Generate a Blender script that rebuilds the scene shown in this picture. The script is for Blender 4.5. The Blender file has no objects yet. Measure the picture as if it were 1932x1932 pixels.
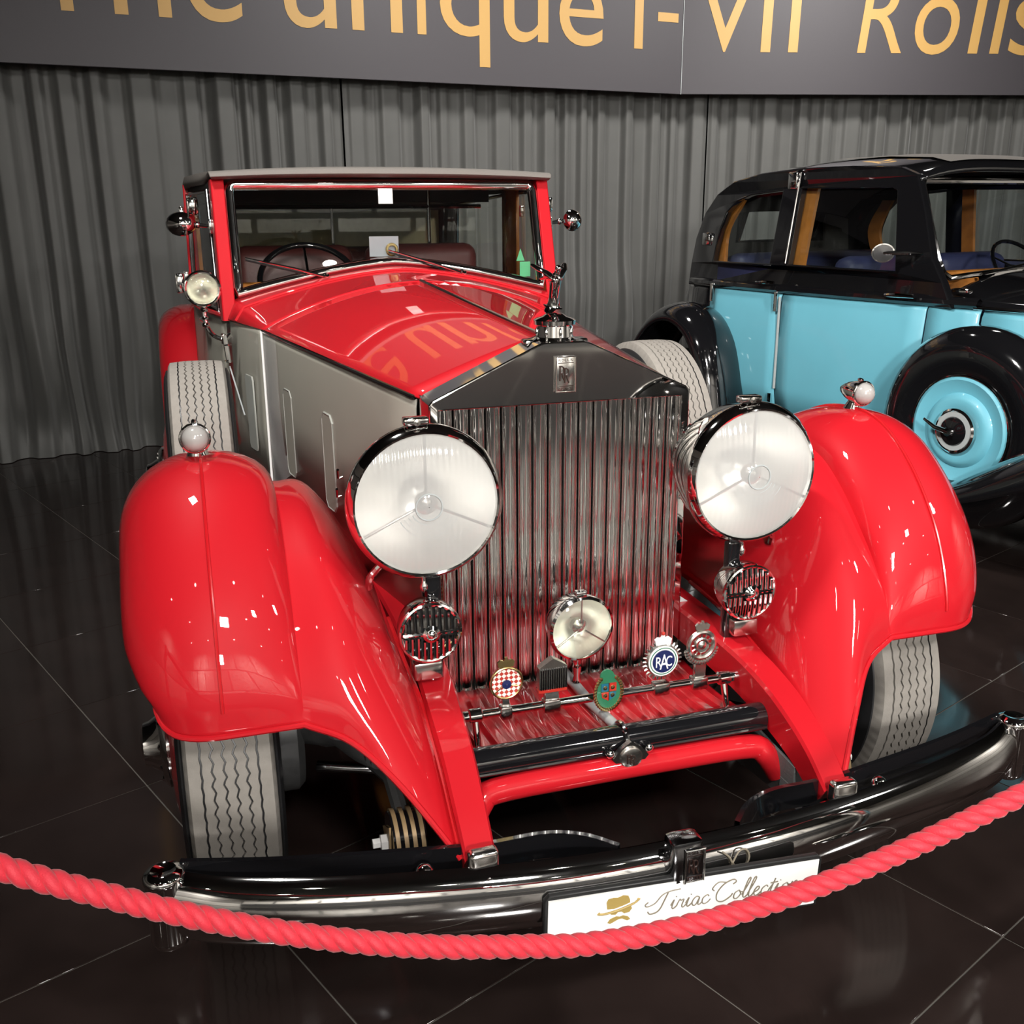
import bpy, bmesh, math, random
import numpy as np
from mathutils import Vector, Matrix

random.seed(7)
SC = bpy.context.scene
COL = SC.collection
PI = math.pi

# ------------------------------------------------------------------ camera
CAM = np.array([-.7588, -2.0744, 1.5066])
YAW, PITCH, ROLL = math.radians(17.01), math.radians(16.62), math.radians(.413)
FPX = 1884.8


def cam_axes():
    f = np.array([math.sin(YAW) * math.cos(PITCH), math.cos(YAW) * math.cos(PITCH), -math.sin(PITCH)])
    right = np.array([math.cos(YAW), -math.sin(YAW), 0])
    down = np.cross(f, right)
    r = math.cos(ROLL) * right + math.sin(ROLL) * down
    d = -math.sin(ROLL) * right + math.cos(ROLL) * down
    return r, d, f


_r, _d, _f = cam_axes()
cam = bpy.data.cameras.new('camera')
cam.sensor_width = 36
cam.lens = 36 * FPX / 1932
cam.clip_start = .02
cam.clip_end = 100
camo = bpy.data.objects.new('camera', cam)
COL.objects.link(camo)
camo.matrix_world = Matrix(((_r[0], -_d[0], -_f[0], CAM[0]), (_r[1], -_d[1], -_f[1], CAM[1]),
                            (_r[2], -_d[2], -_f[2], CAM[2]), (0, 0, 0, 1)))
SC.camera = camo

# ------------------------------------------------------------------ world, exposure
w = bpy.data.worlds.new('hall_air')
SC.world = w
w.use_nodes = True
w.node_tree.nodes['Background'].inputs[0].default_value = (.9, .93, 1, 1)
w.node_tree.nodes['Background'].inputs[1].default_value = .02
SC.view_settings.view_transform = 'Standard'
SC.view_settings.look = 'None'
SC.view_settings.exposure = -.18
SC.view_settings.gamma = 1
SC.view_settings.use_curve_mapping = False
SC.cycles.max_bounces = 10
SC.cycles.transparent_max_bounces = 16
SC.cycles.caustics_reflective = False
SC.cycles.caustics_refractive = False
SC.cycles.sample_clamp_indirect = 6.0

# ceiling light fittings: x, y, z, size, watts, aim point, colour
CEIL = 4.3
LAMPS = [
    (-.3, -4.6, 3.9, .5, 34, (0.7, .4, .8), (1, .97, .93)),
    (-.9, -6.9, 3.0, .5, 68, (1.0, .0, .8), (1, .97, .93)),
    (1.6, -3.6, 3.9, .3, 40, (0.8, .8, .7), (1, .97, .93)),
    (-1.3, .35, 4.0, .34, 62, (.9, 1.5, 1.0), (1, .97, .93)),
    (4.2, -2.2, 3.9, .4, 60, (2.4, 2.4, .9), (1, .97, .93)),
    (1.0, 3.3, 4.0, .4, 52, (1.2, 4.9, 1.6), (1, .97, .93)),
    (3.9, 3.2, 4.0, .4, 85, (3.6, 4.9, 1.6), (1, .97, .93)),
    (-3.2, -7.4, 3.9, .5, 280, (-3.2, -9., 1.6), (1, .96, .90)),  # wall washers from here down, added to brighten what the chrome reflects
    (1.2, -7.4, 3.9, .5, 280, (1.2, -9., 1.6), (1, .96, .90)),
    (5.6, -7.4, 3.9, .5, 280, (5.6, -9., 1.6), (1, .96, .90)),
    (-5.4, -5.0, 3.9, .5, 110, (-7., -5.5, 1.6), (1, .96, .90)),
    (8.4, -2.5, 3.9, .5, 160, (10., -2.5, 1.6), (1, .96, .90)),
]

# ------------------------------------------------------------------ materials


def mat(name, color, rough=.5, metal=0., coat=0., noise=0., nscale=40., bump=0., bscale=200., emis=None, spec=.5,
        rnoise=0., trans=0., ior=1.5, sheen=0.):
    m = bpy.data.materials.new(name)
    m.use_nodes = True
    nt = m.node_tree
    b = nt.nodes['Principled BSDF']
    col = (*color, 1) if len(color) == 3 else color
    b.inputs['Base Color'].default_value = col
    b.inputs['Roughness'].default_value = rough
    b.inputs['Metallic'].default_value = metal
    b.inputs['Coat Weight'].default_value = coat
    b.inputs['Coat Roughness'].default_value = .02
    b.inputs['Specular IOR Level'].default_value = spec
    b.inputs['IOR'].default_value = ior
    b.inputs['Transmission Weight'].default_value = trans
    b.inputs['Sheen Weight'].default_value = sheen
    tc = nt.nodes.new('ShaderNodeTexCoord')
    if noise or rnoise:
        n = nt.nodes.new('ShaderNodeTexNoise')
        n.inputs['Scale'].default_value = nscale
        n.inputs['Detail'].default_value = 4
        nt.links.new(tc.outputs['Object'], n.inputs['Vector'])
        if noise:
            mx = nt.nodes.new('ShaderNodeMix')
            mx.data_type = 'RGBA'
            mx.inputs[6].default_value = tuple(c * (1 - noise) for c in col[:3]) + (1,)
            mx.inputs[7].default_value = tuple(min(1, c * (1 + noise)) for c in col[:3]) + (1,)
            nt.links.new(n.outputs['Fac'], mx.inputs[0])
            nt.links.new(mx.outputs[2], b.inputs['Base Color'])
        if rnoise:
            mr = nt.nodes.new('ShaderNodeMapRange')
            mr.inputs['To Min'].default_value = max(0, rough - rnoise)
            mr.inputs['To Max'].default_value = rough + rnoise
            nt.links.new(n.outputs['Fac'], mr.inputs['Value'])
            nt.links.new(mr.outputs[0], b.inputs['Roughness'])
    if bump:
        n2 = nt.nodes.new('ShaderNodeTexNoise')
        n2.inputs['Scale'].default_value = bscale
        n2.inputs['Detail'].default_value = 3
        nt.links.new(tc.outputs['Object'], n2.inputs['Vector'])
        bp = nt.nodes.new('ShaderNodeBump')
        bp.inputs['Strength'].default_value = bump
        bp.inputs['Distance'].default_value = .002
        nt.links.new(n2.outputs['Fac'], bp.inputs['Height'])
        nt.links.new(bp.outputs[0], b.inputs['Normal'])
    if emis:
        b.inputs['Emission Color'].default_value = (*emis[0], 1)
        b.inputs['Emission Strength'].default_value = emis[1]
    return m


def glass_mat(name, tint, refl=.06, rough=.0, glare_white=0.0, flutes=0.0):
    """thin pane: clear transmission with a Fresnel reflection and, if asked, a white share painted in for glare"""
    m = bpy.data.materials.new(name)
    m.use_nodes = True
    nt = m.node_tree
    nt.nodes.remove(nt.nodes['Principled BSDF'])
    out = nt.nodes['Material Output']
    tr = nt.nodes.new('ShaderNodeBsdfTransparent')
    tr.inputs[0].default_value = (*tint, 1)
    gl = nt.nodes.new('ShaderNodeBsdfGlossy')
    gl.inputs['Roughness'].default_value = rough
    lw = nt.nodes.new('ShaderNodeLayerWeight')
    lw.inputs[0].default_value = .5
    fr = nt.nodes.new('ShaderNodeMath')
    fr.operation = 'POWER'
    fr.inputs[1].default_value = 5.
    nt.links.new(lw.outputs['Facing'], fr.inputs[0])
    ad = nt.nodes.new('ShaderNodeMath')
    ad.operation = 'MULTIPLY_ADD'
    ad.use_clamp = True
    ad.inputs[1].default_value = .92
    ad.inputs[2].default_value = .045 + refl
    nt.links.new(fr.outputs[0], ad.inputs[0])
    mx = nt.nodes.new('ShaderNodeMixShader')
    nt.links.new(ad.outputs[0], mx.inputs[0])
    nt.links.new(tr.outputs[0], mx.inputs[1])
    nt.links.new(gl.outputs[0], mx.inputs[2])
    last = mx
    if glare_white:
        df = nt.nodes.new('ShaderNodeBsdfTranslucent')
        df.inputs[0].default_value = (1, 1, 1, 1)
        dd = nt.nodes.new('ShaderNodeBsdfDiffuse')
        dd.inputs[0].default_value = (1, 1, .98, 1)
        m1 = nt.nodes.new('ShaderNodeMixShader')
        m1.inputs[0].default_value = .6
        nt.links.new(df.outputs[0], m1.inputs[1])
        nt.links.new(dd.outputs[0], m1.inputs[2])
        m2 = nt.nodes.new('ShaderNodeMixShader')
        m2.inputs[0].default_value = glare_white
        nt.links.new(mx.outputs[0], m2.inputs[1])
        nt.links.new(m1.outputs[0], m2.inputs[2])
        last = m2
    if flutes:
        tc = nt.nodes.new('ShaderNodeTexCoord')
        wv = nt.nodes.new('ShaderNodeTexWave')
        wv.inputs['Scale'].default_value = flutes
        wv.inputs['Distortion'].default_value = .4
        nt.links.new(tc.outputs['Object'], wv.inputs['Vector'])
        bp = nt.nodes.new('ShaderNodeBump')
        bp.inputs['Strength'].default_value = .35
        bp.inputs['Distance'].default_value = .004
        nt.links.new(wv.outputs['Fac'], bp.inputs['Height'])
        nt.links.new(bp.outputs[0], gl.inputs['Normal'])
    nt.links.new(last.outputs[0], out.inputs[0])
    return m


M = {}
M['red'] = mat('red_paint', (.50, .009, .016), .5, coat=1., noise=.04, nscale=3, spec=.12)
M['grey'] = mat('grey_green_paint', (.31, .30, .255), .45, coat=.2, noise=.05, nscale=3)
M['chrome'] = mat('chrome', (.86, .85, .84), .045, 1., rnoise=.02, nscale=20)
M['nickel'] = mat('brushed_nickel', (.72, .70, .67), .16, 1., rnoise=.04, nscale=60)
M['slat'] = mat('polished_slat_metal', (.94, .92, .90), .085, 1., noise=.02, nscale=8)
M['darkchrome'] = mat('dark_plated_metal', (.30, .30, .31), .12, 1., rnoise=.03)
M['black'] = mat('black_gloss_enamel', (.006, .006, .007), .08, coat=1., rnoise=.02)
M['satin'] = mat('satin_black', (.012, .012, .012), .42, noise=.2)
M['soot'] = mat('greasy_black_metal', (.05, .05, .05), .4, .3, noise=.35, nscale=50)
M['rubber'] = mat('tyre_rubber', (.25, .23, .205), .8, noise=.15, nscale=60, bump=.2, bscale=300)
M['sidewall'] = mat('sidewall_rubber', (.013, .013, .014), .42, noise=.2)
M['tyre_groove'] = M['sidewall']
M['glass'] = glass_mat('window_glass', (.93, .95, .93), .03)
M['tint'] = glass_mat('saloon_window_glass', (.88, .91, .90), .02)
M['lens'] = glass_mat('headlamp_glass', (.99, .99, .98), .10, .06, .44, flutes=26)  # white share paints glare into an otherwise clear lens
M['fog_lens'] = glass_mat('fog_lamp_glass', (.96, .98, .90), .06, .05, .06)
M['opal'] = mat('opal_glass', (.50, .48, .46), .18, coat=.6, trans=.25)
M['mirror'] = mat('silvered_reflector', (.97, .96, .93), .30, 1., rnoise=.06, nscale=30)
M['white'] = mat('white_card', (.93, .92, .90), .5, noise=.02)
M['gold'] = mat('gold_print', (.42, .30, .09), .5, noise=.06)
M['ink'] = mat('grey_brown_ink', (.22, .19, .14), .5, noise=.05)
M['dark_ink'] = mat('dark_enamel', (.03, .015, .012), .3, noise=.1)
M['rope'] = mat('red_rope_fibre', (.64, .020, .040), .6, noise=.06, nscale=120, bump=.35, bscale=500, sheen=.3)
M['blue'] = mat('light_blue_paint', (.16, .50, .62), .45, coat=.35, noise=.05, nscale=6)
M['cream'] = mat('reflected_hall_beige', (.50, .43, .25), .8, noise=.15, nscale=30)
M['maroon'] = mat('maroon_leather', (.10, .022, .020), .45, noise=.15, nscale=25, bump=.2, bscale=80)
M['navy'] = mat('navy_leather', (.030, .035, .095), .5, noise=.15, nscale=25)
M['wood'] = mat('varnished_wood', (.52, .19, .04), .25, coat=.7, noise=.35, nscale=18)
M['hood_cloth'] = mat('hood_cloth', (.17, .155, .14), .7, noise=.1, nscale=200, bump=.3, bscale=700)
M['headlining'] = mat('dark_headlining', (.045, .042, .04), .8, noise=.1)
M['bronze'] = mat('tan_friction_disc', (.33, .22, .11), .5, .2, noise=.12)
M['leather_grey'] = mat('grey_leather_gaiter', (.13, .14, .14), .55, noise=.2, nscale=30, bump=.3)
M['palegrey'] = mat('pale_grey_paint', (.42, .45, .45), .4, noise=.06)
M['ventgrey'] = mat('vent_flap_paint', (.34, .35, .32), .35, noise=.04)
M['enamel_red'] = mat('red_enamel', (.45, .03, .02), .2, coat=.6, noise=.05)
M['enamel_blue'] = mat('blue_enamel', (.015, .022, .09), .2, coat=.6, noise=.05)
M['enamel_teal'] = mat('teal_enamel', (.02, .13, .20), .2, coat=.6, noise=.05)
M['enamel_green'] = mat('green_enamel', (.03, .16, .08), .25, coat=.6, noise=.08)
M['brass'] = mat('gilt_metal', (.72, .55, .25), .22, 1., noise=.06)
M['silver'] = mat('silver_badge_metal', (.75, .73, .68), .22, 1., rnoise=.05)
M['bead_red'] = mat('red_beading', (.52, .010, .015), .25, coat=.8, noise=.04)
M['green_card'] = mat('green_card', (.10, .42, .20), .6, noise=.1)
M['yellow_card'] = mat('pale_yellow_card', (.70, .68, .30), .6, noise=.05)
M['whisper'] = mat('clear_card_sleeve', (.32, .33, .36), .25, noise=.05)

# floor tile with broad cloudy variation
M['tile'] = mat('polished_dark_tile', (.021, .0140, .0125), .09, noise=.5, nscale=5, rnoise=.05, spec=.5)
M['grout'] = mat('pale_grout', (.13, .12, .105), .7, noise=.1)
M['far_floor'] = mat('polished_dark_floor', (.021, .0140, .0125), .13, noise=.45, nscale=5, spec=.45)
M['curtain'] = mat('grey_satin_curtain', (.078, .078, .0735), .55, noise=.12, nscale=6, sheen=.2)
M['banner'] = mat('slate_banner_vinyl', (.045, .040, .046), .55, noise=.04, nscale=90, bump=.08, bscale=900)
M['letter'] = mat('amber_vinyl_letter', (.47, .275, .078), .5, noise=.02)
M['wall'] = mat('reflection_panel_wall', (.55, .49, .40), .8, noise=.06, nscale=2)
_nt = M['wall'].node_tree
_tc = _nt.nodes.new('ShaderNodeTexCoord')
_bk = _nt.nodes.new('ShaderNodeTexBrick')  # invented light and dark panels, there to vary the chrome reflections
_bk.inputs['Color1'].default_value = (.62, .60, .56, 1)
_bk.inputs['Color2'].default_value = (.16, .15, .14, 1)
_bk.inputs['Mortar'].default_value = (.05, .05, .05, 1)
_bk.inputs['Scale'].default_value = 1.
_bk.inputs['Bias'].default_value = -.15
_bk.inputs['Brick Width'].default_value = 1.3
_bk.inputs['Row Height'].default_value = 1.5
_bk.inputs['Mortar Size'].default_value = .05
_mp = _nt.nodes.new('ShaderNodeMapping')
_mp.inputs['Rotation'].default_value = (math.radians(90), 0, 0)
_nt.links.new(_tc.outputs['Object'], _mp.inputs[0])
_nt.links.new(_mp.outputs[0], _bk.inputs[0])
_nt.links.new(_bk.outputs[0], _nt.nodes['Principled BSDF'].inputs['Base Color'])
M['darkwall'] = mat('charcoal_wall', (.05, .05, .05), .8, noise=.1, nscale=2)
M['ceil'] = mat('black_ceiling', (.012, .012, .012), .8, noise=.1, nscale=2)
M['lamp_body'] = mat('lamp_housing', (.55, .55, .55), .4, .5, noise=.05)

# lozenge badge face
ml = mat('lozenge_enamel', (.5, .05, .04), .25, coat=.6)
nt = ml.node_tree
tc = nt.nodes.new('ShaderNodeTexCoord')
mp = nt.nodes.new('ShaderNodeMapping')
mp.inputs['Rotation'].default_value = (0, math.radians(45), 0)
mp.inputs['Location'].default_value = (.003, 0.5, .003)
mp.inputs['Scale'].default_value = (1, 0, 1)
ck = nt.nodes.new('ShaderNodeTexChecker')
ck.inputs['Scale'].default_value = 135
ck.inputs['Color1'].default_value = (.45, .05, .035, 1)
ck.inputs['Color2'].default_value = (.85, .80, .74, 1)
nt.links.new(tc.outputs['Object'], mp.inputs[0])
nt.links.new(mp.outputs[0], ck.inputs[0])
nt.links.new(ck.outputs[0], nt.nodes['Principled BSDF'].inputs['Base Color'])
M['lozenge'] = ml

# ------------------------------------------------------------------ geometry helpers


def arr(p):
    return np.array(p, float)


def spline(pts, n):
    """Catmull-Rom through pts, n points"""
    P = arr(pts)
    k = len(P)
    Q = np.vstack([2 * P[0] - P[1], P, 2 * P[-1] - P[-2]])
    out = []
    for t in np.linspace(0, k - 1, n):
        i = min(int(t), k - 2)
        f = t - i
        a, b, c, d = Q[i], Q[i + 1], Q[i + 2], Q[i + 3]
        out.append(.5 * (2 * b + (c - a) * f + (2 * a - 5 * b + 4 * c - d) * f * f + (3 * b - a - 3 * c + d) * f ** 3))
    return np.array(out)


def unit(v):
    v = arr(v)
    return v / (np.linalg.norm(v) or 1)


class G:
    def __init__(s):
        s.v, s.f = [], []

    def add(s, verts, faces):
        o = len(s.v)
        s.v += [tuple(map(float, p)) for p in verts]
        s.f += [tuple(i + o for i in f) for f in faces]
        return s

    def grid(s, P, cu=False, cv=False, flip=False):
        P = arr(P)
        n, m = P.shape[:2]
        F = []
        for i in range(n if cu else n - 1):
            for j in range(m if cv else m - 1):
                a, b, c, d = i * m + j, i * m + (j + 1) % m, ((i + 1) % n) * m + (j + 1) % m, ((i + 1) % n) * m + j
                F.append((d, c, b, a) if flip else (a, b, c, d))
        return s.add(P.reshape(-1, 3), F)

    def tube(s, path, r, n=10, closed=False, caps=True, squash=1.):
        P = arr(path)
        k = len(P)
        R = np.full(k, r) if np.isscalar(r) else arr(r)
        T = []
        for i in range(k):
            a = P[(i - 1) % k] if (closed or i > 0) else P[i]
            b = P[(i + 1) % k] if (closed or i < k - 1) else P[i]
            T.append(unit(b - a))
        up = arr([0, 0, 1]) if abs(T[0][2]) < .9 else arr([1, 0, 0])
        u = unit(np.cross(up, T[0]))
        rings = []
        for i in range(k):
            u = unit(u - (u @ T[i]) * T[i])
            v = np.cross(T[i], u)
            rings.append([P[i] + R[i] * (math.cos(a) * u + squash * math.sin(a) * v) for a in np.linspace(0, 2 * PI, n, endpoint=False)])
        o = len(s.v)
        s.grid(rings, cu=closed, cv=True)
        if caps and not closed:
            s.f.append(tuple(o + i for i in range(n))[::-1])
            s.f.append(tuple(o + (k - 1) * n + i for i in range(n)))
        return s

    def lathe(s, prof, O, axis, n=32, squash=(1, 1), u=None):
        """prof: (radius, height along axis)"""
        A = unit(axis)
        if u is None:
            u = arr([0, 0, 1]) if abs(A[2]) < .9 else arr([1, 0, 0])
        u = unit(arr(u) - (arr(u) @ A) * A)
        v = np.cross(A, u)
        O = arr(O)
        rows = [[O + A * h + max(r, 1e-5) * (math.cos(a) * u * squash[0] + math.sin(a) * v * squash[1])
                 for a in np.linspace(0, 2 * PI, n, endpoint=False)] for r, h in prof]
        return s.grid(rows, cv=True)

    def box(s, c, d, R=None):
        c, d = arr(c), arr(d) / 2
        V = []
        for x in (-1, 1):
            for y in (-1, 1):
                for z in (-1, 1):
                    p = arr([x, y, z]) * d
                    V.append(c + (R @ p if R is not None else p))
        return s.add(V, [(0, 1, 3, 2), (4, 6, 7, 5), (0, 4, 5, 1), (2, 3, 7, 6), (0, 2, 6, 4), (1, 5, 7, 3)])

    def rbox(s, c, d, r=.005, seg=2, R=None):
        bm = bmesh.new()
        bmesh.ops.create_cube(bm, size=1)
        for v in bm.verts:
            v.co = Vector((v.co.x * d[0], v.co.y * d[1], v.co.z * d[2]))
        bmesh.ops.bevel(bm, geom=bm.edges[:], offset=min(r, min(d) * .49), segments=seg, affect='EDGES', profile=.5)
        bm.verts.index_update()
        V = [arr(v.co) for v in bm.verts]
        V = [arr(c) + (R @ p if R is not None else p) for p in V]
        F = [tuple(v.index for v in f.verts) for f in bm.faces]
        bm.free()
        return s.add(V, F)

    def prism(s, poly, O, U, V, N, depth):
        """2D polygon (counter-clockwise in U,V) extruded along N"""
        O, U, V, N = arr(O), arr(U), arr(V), arr(N)
        k = len(poly)
        a = [O + U * p[0] + V * p[1] for p in poly]
        b = [p + N * depth for p in a]
        F = [tuple(range(k))[::-1], tuple(range(k, 2 * k))]
        F += [(i, (i + 1) % k, k + (i + 1) % k, k + i) for i in range(k)]
        return s.add(a + b, F)

    def ball(s, c, r, n=16):
        r = arr([r, r, r]) if np.isscalar(r) else arr(r)
        rows = [[arr(c) + r * arr([math.sin(t) * math.cos(a), math.sin(t) * math.sin(a), math.cos(t)])
                 for a in np.linspace(0, 2 * PI, n, endpoint=False)] for t in np.linspace(.001, PI - .001, n // 2 + 1)]
        return s.grid(rows, cv=True, flip=True)

    def torus(s, O, axis, R, r, n=40, m=10, squash=1.):
        A = unit(axis)
        u = arr([0, 0, 1]) if abs(A[2]) < .9 else arr([1, 0, 0])
        u = unit(u - (u @ A) * A)
        v = np.cross(A, u)
        rows = []
        for a in np.linspace(0, 2 * PI, n, endpoint=False):
            d = math.cos(a) * u + math.sin(a) * v
            rows.append([arr(O) + d * (R + r * math.cos(b)) + A * r * squash * math.sin(b) for b in np.linspace(0, 2 * PI, m, endpoint=False)])
        return s.grid(rows, True, True)

    def mir(s):
        g = G()
        g.v = [(-x, y, z) for x, y, z in s.v]
        g.f = [f[::-1] for f in s.f]
        return g

    def side(s, sx):
        return s if sx > 0 else s.mir()

    def xf(s, Mx):
        g = G()
        g.v = [tuple(Mx @ Vector(p)) for p in s.v]
        g.f = list(s.f)
        return g


def plate(loops, O, U, V, N, thick, bevel=0., res=2):
    """flat plate with holes: first loop outer, the rest holes; returns G"""
    cu = bpy.data.curves.new('tmp', 'CURVE')
    cu.dimensions = '2D'
    cu.fill_mode = 'BOTH'
    cu.extrude = thick / 2
    cu.bevel_depth = bevel
    cu.bevel_resolution = res
    for lp in loops:
        sp = cu.splines.new('POLY')
        sp.points.add(len(lp) - 1)
        for i, p in enumerate(lp):
            sp.points[i].co = (p[0], p[1], 0, 1)
        sp.use_cyclic_u = True
    o = bpy.data.objects.new('tmp', cu)
    COL.objects.link(o)
    me = o.to_mesh()
    g = G()
    O, U, V, N = arr(O), arr(U), arr(V), arr(N)
    g.v = [tuple(O + U * v.co.x + V * v.co.y + N * v.co.z) for v in me.vertices]
    g.f = [tuple(f.vertices) for f in me.polygons]
    o.to_mesh_clear()
    bpy.data.objects.remove(o)
    bpy.data.curves.remove(cu)
    return g


def glyph(ch, u0, u1, z0, z1, O, U, V, N, thick=.002, shear=0., keep=False):
    """one printed character fitted to a box in the plane (U,V)"""
    cu = bpy.data.curves.new('tmp', 'FONT')
    cu.body = ch
    cu.extrude = thick / 2
    cu.resolution_u = 6
    o = bpy.data.objects.new('tmp', cu)
    COL.objects.link(o)
    me = o.to_mesh()
    P = np.array([v.co for v in me.vertices])
    F = [tuple(f.vertices) for f in me.polygons]
    o.to_mesh_clear()
    bpy.data.objects.remove(o)
    bpy.data.curves.remove(cu)
    lo, hi = P.min(0), P.max(0)
    x = (P[:, 0] - lo[0]) / (hi[0] - lo[0]) * (u1 - u0) + u0
    z = (P[:, 1] - lo[1]) / (hi[1] - lo[1]) * (z1 - z0) + z0
    x = x + shear * (z - z0)
    g = G()
    O, U, V, N = arr(O), arr(U), arr(V), arr(N)
    g.v = [tuple(O + U * a + V * b + N * c) for a, b, c in zip(x, z, P[:, 2])]
    g.f = F
    return g


ORG = {}


def obj(name, g, m, parent=None, label=None, smooth=38, solid=0., bevel=0., kind=None):
    V = np.array(g.v)
    c = (V.min(0) + V.max(0)) / 2
    if parent is None:
        c = arr([c[0], c[1], V[:, 2].min()])
    me = bpy.data.meshes.new(name)
    me.from_pydata([tuple(p) for p in V - c], [], g.f)
    me.update()
    bm = bmesh.new()
    bm.from_mesh(me)
    bmesh.ops.remove_doubles(bm, verts=bm.verts, dist=1e-6)
    bmesh.ops.recalc_face_normals(bm, faces=bm.faces)
    bm.to_mesh(me)
    bm.free()
    me.polygons.foreach_set('use_smooth', [True] * len(me.polygons))
    me.set_sharp_from_angle(angle=math.radians(smooth))
    me.materials.append(M[m] if isinstance(m, str) else m)
    o = bpy.data.objects.new(name, me)
    COL.objects.link(o)
    ORG[o.name] = c
    if parent is not None:
        o.parent = parent
        o.location = Vector(c - ORG[parent.name])
    else:
        o.location = Vector(c)
    if solid:
        md = o.modifiers.new('thickness', 'SOLIDIFY')
        md.thickness = solid
        md.offset = -1
    if bevel:
        md = o.modifiers.new('edge', 'BEVEL')
        md.width = bevel
        md.segments = 2
        md.limit_method = 'ANGLE'
    if label:
        o['label'] = label
    if kind:
        o['kind'] = kind
    return o


def thing(name, label, cat, loc=(0, 0, 0), rz=0, group=None):
    o = bpy.data.objects.new(name, None)
    COL.objects.link(o)
    o.empty_display_size = .2
    o.location = loc
    o.rotation_euler = (0, 0, rz)
    o['label'] = label
    o['category'] = cat
    if group:
        o['group'] = group
    ORG[o.name] = arr([0, 0, 0])
    return o


def tag(o, label, cat, group=None):
    o['label'] = label
    o['category'] = cat
    if group:
        o['group'] = group
    return o


def clone(o, parent, loc=None, rot=None):
    c = o.copy()
    COL.objects.link(c)
    c.parent = parent
    if loc is not None:
        c.location = loc
    if rot is not None:
        c.rotation_euler = rot
    for ch in list(o.children):
        clone(ch, c)
    return c


X, Y, Z = arr([1, 0, 0]), arr([0, 1, 0]), arr([0, 0, 1])

# ================================================================== the hall
# floor: 60 cm polished tiles laid at an angle to the cars
GA, GO, TS = math.radians(22.497), arr([.7797, -.6553]), .6
gu, gv = arr([math.cos(GA), math.sin(GA)]), arr([-math.sin(GA), math.cos(GA)])
X0, X1, Y0, Y1 = -7., 10., -9., 7.5
g = G()
g.box(((X0 + X1) / 2, (Y0 + Y1) / 2, -.052), (X1 - X0, Y1 - Y0, .1))
floor = obj('floor', g, 'grout', kind='structure')
floor['label'] = 'dark polished tile floor with thin pale joints'
tiles = []
for i in range(-14, 22):
    for j in range(-16, 22):
        c = GO + gu * (i + .5) * TS + gv * (j + .5) * TS
        if X0 + .5 < c[0] < X1 - .5 and Y0 + .5 < c[1] < Y1 - .5:
            rel = arr([c[0], c[1], 0]) - CAM
            dep = rel @ _f
            vis = False
            if dep > .3:
                px, py = 966 + FPX * (rel @ _r) / dep, 966 + FPX * (rel @ _d) / dep
                vis = -350 < px < 2300 and py < 2500
            tiles.append((0 if vis else 1, float(np.hypot(*(c - CAM[:2]))), c))
tiles.sort(key=lambda t: (t[0], t[1]))
h = (TS - .0035) / 2
tg = G().rbox((0, 0, -.0045), (2 * h, 2 * h, .009), .0008, 1)
R2 = np.array([[gu[0], gv[0], 0], [gu[1], gv[1], 0], [0, 0, 1]])
first = None
for k, (_, _, c) in enumerate(tiles[:290]):
    if first is None:
        gg = G().add([R2 @ arr(p) for p in tg.v], tg.f)
        gg.v = [(x + c[0], y + c[1], z) for x, y, z in gg.v]
        first = obj('floor_tile', gg, 'tile', floor)
        fl0 = arr(first.location) - arr([c[0], c[1], 0])
    else:
        t = first.copy()
        COL.objects.link(t)
        t.parent = floor
        t.location = Vector(fl0 + arr([c[0], c[1], 0]))
gg = G()
for (_, _, c) in tiles[290:]:
    gg.add([R2 @ arr(p) + arr([c[0], c[1], 0]) for p in tg.v], tg.f)
o = obj('floor_tile_field', gg, 'far_floor', floor, kind='stuff')

g = G().box(((X0 + X1) / 2, (Y0 + Y1) / 2, CEIL + .05), (X1 - X0, Y1 - Y0, .1))
obj('ceiling', g, 'ceil', kind='structure')['label'] = 'black ceiling of the hall'
for nm, c, d, mm in (('wall_front', ((X0 + X1) / 2, Y0 - .05, CEIL / 2), (X1 - X0, .1, CEIL), 'wall'),
                     ('wall_back', ((X0 + X1) / 2, Y1 + .05, CEIL / 2), (X1 - X0, .1, CEIL), 'darkwall'),
                     ('wall_left', (X0 - .05, (Y0 + Y1) / 2, CEIL / 2), (.1, Y1 - Y0, CEIL), 'wall'),
                     ('wall_right', (X1 + .05, (Y0 + Y1) / 2, CEIL / 2), (.1, Y1 - Y0, CEIL), 'wall')):
    obj(nm, G().box(c, d), mm, kind='structure')['label'] = 'unseen wall of the hall'

obj('added_dado', G().box(((X0 + X1) / 2, Y0 + .03, .62), (X1 - X0, .06, 1.24)), 'darkwall', kind='structure')['label'] = 'added charcoal dado, darkening what the chrome reflects'  # unseen dado added to darken the reflection in the radiator top
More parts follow.
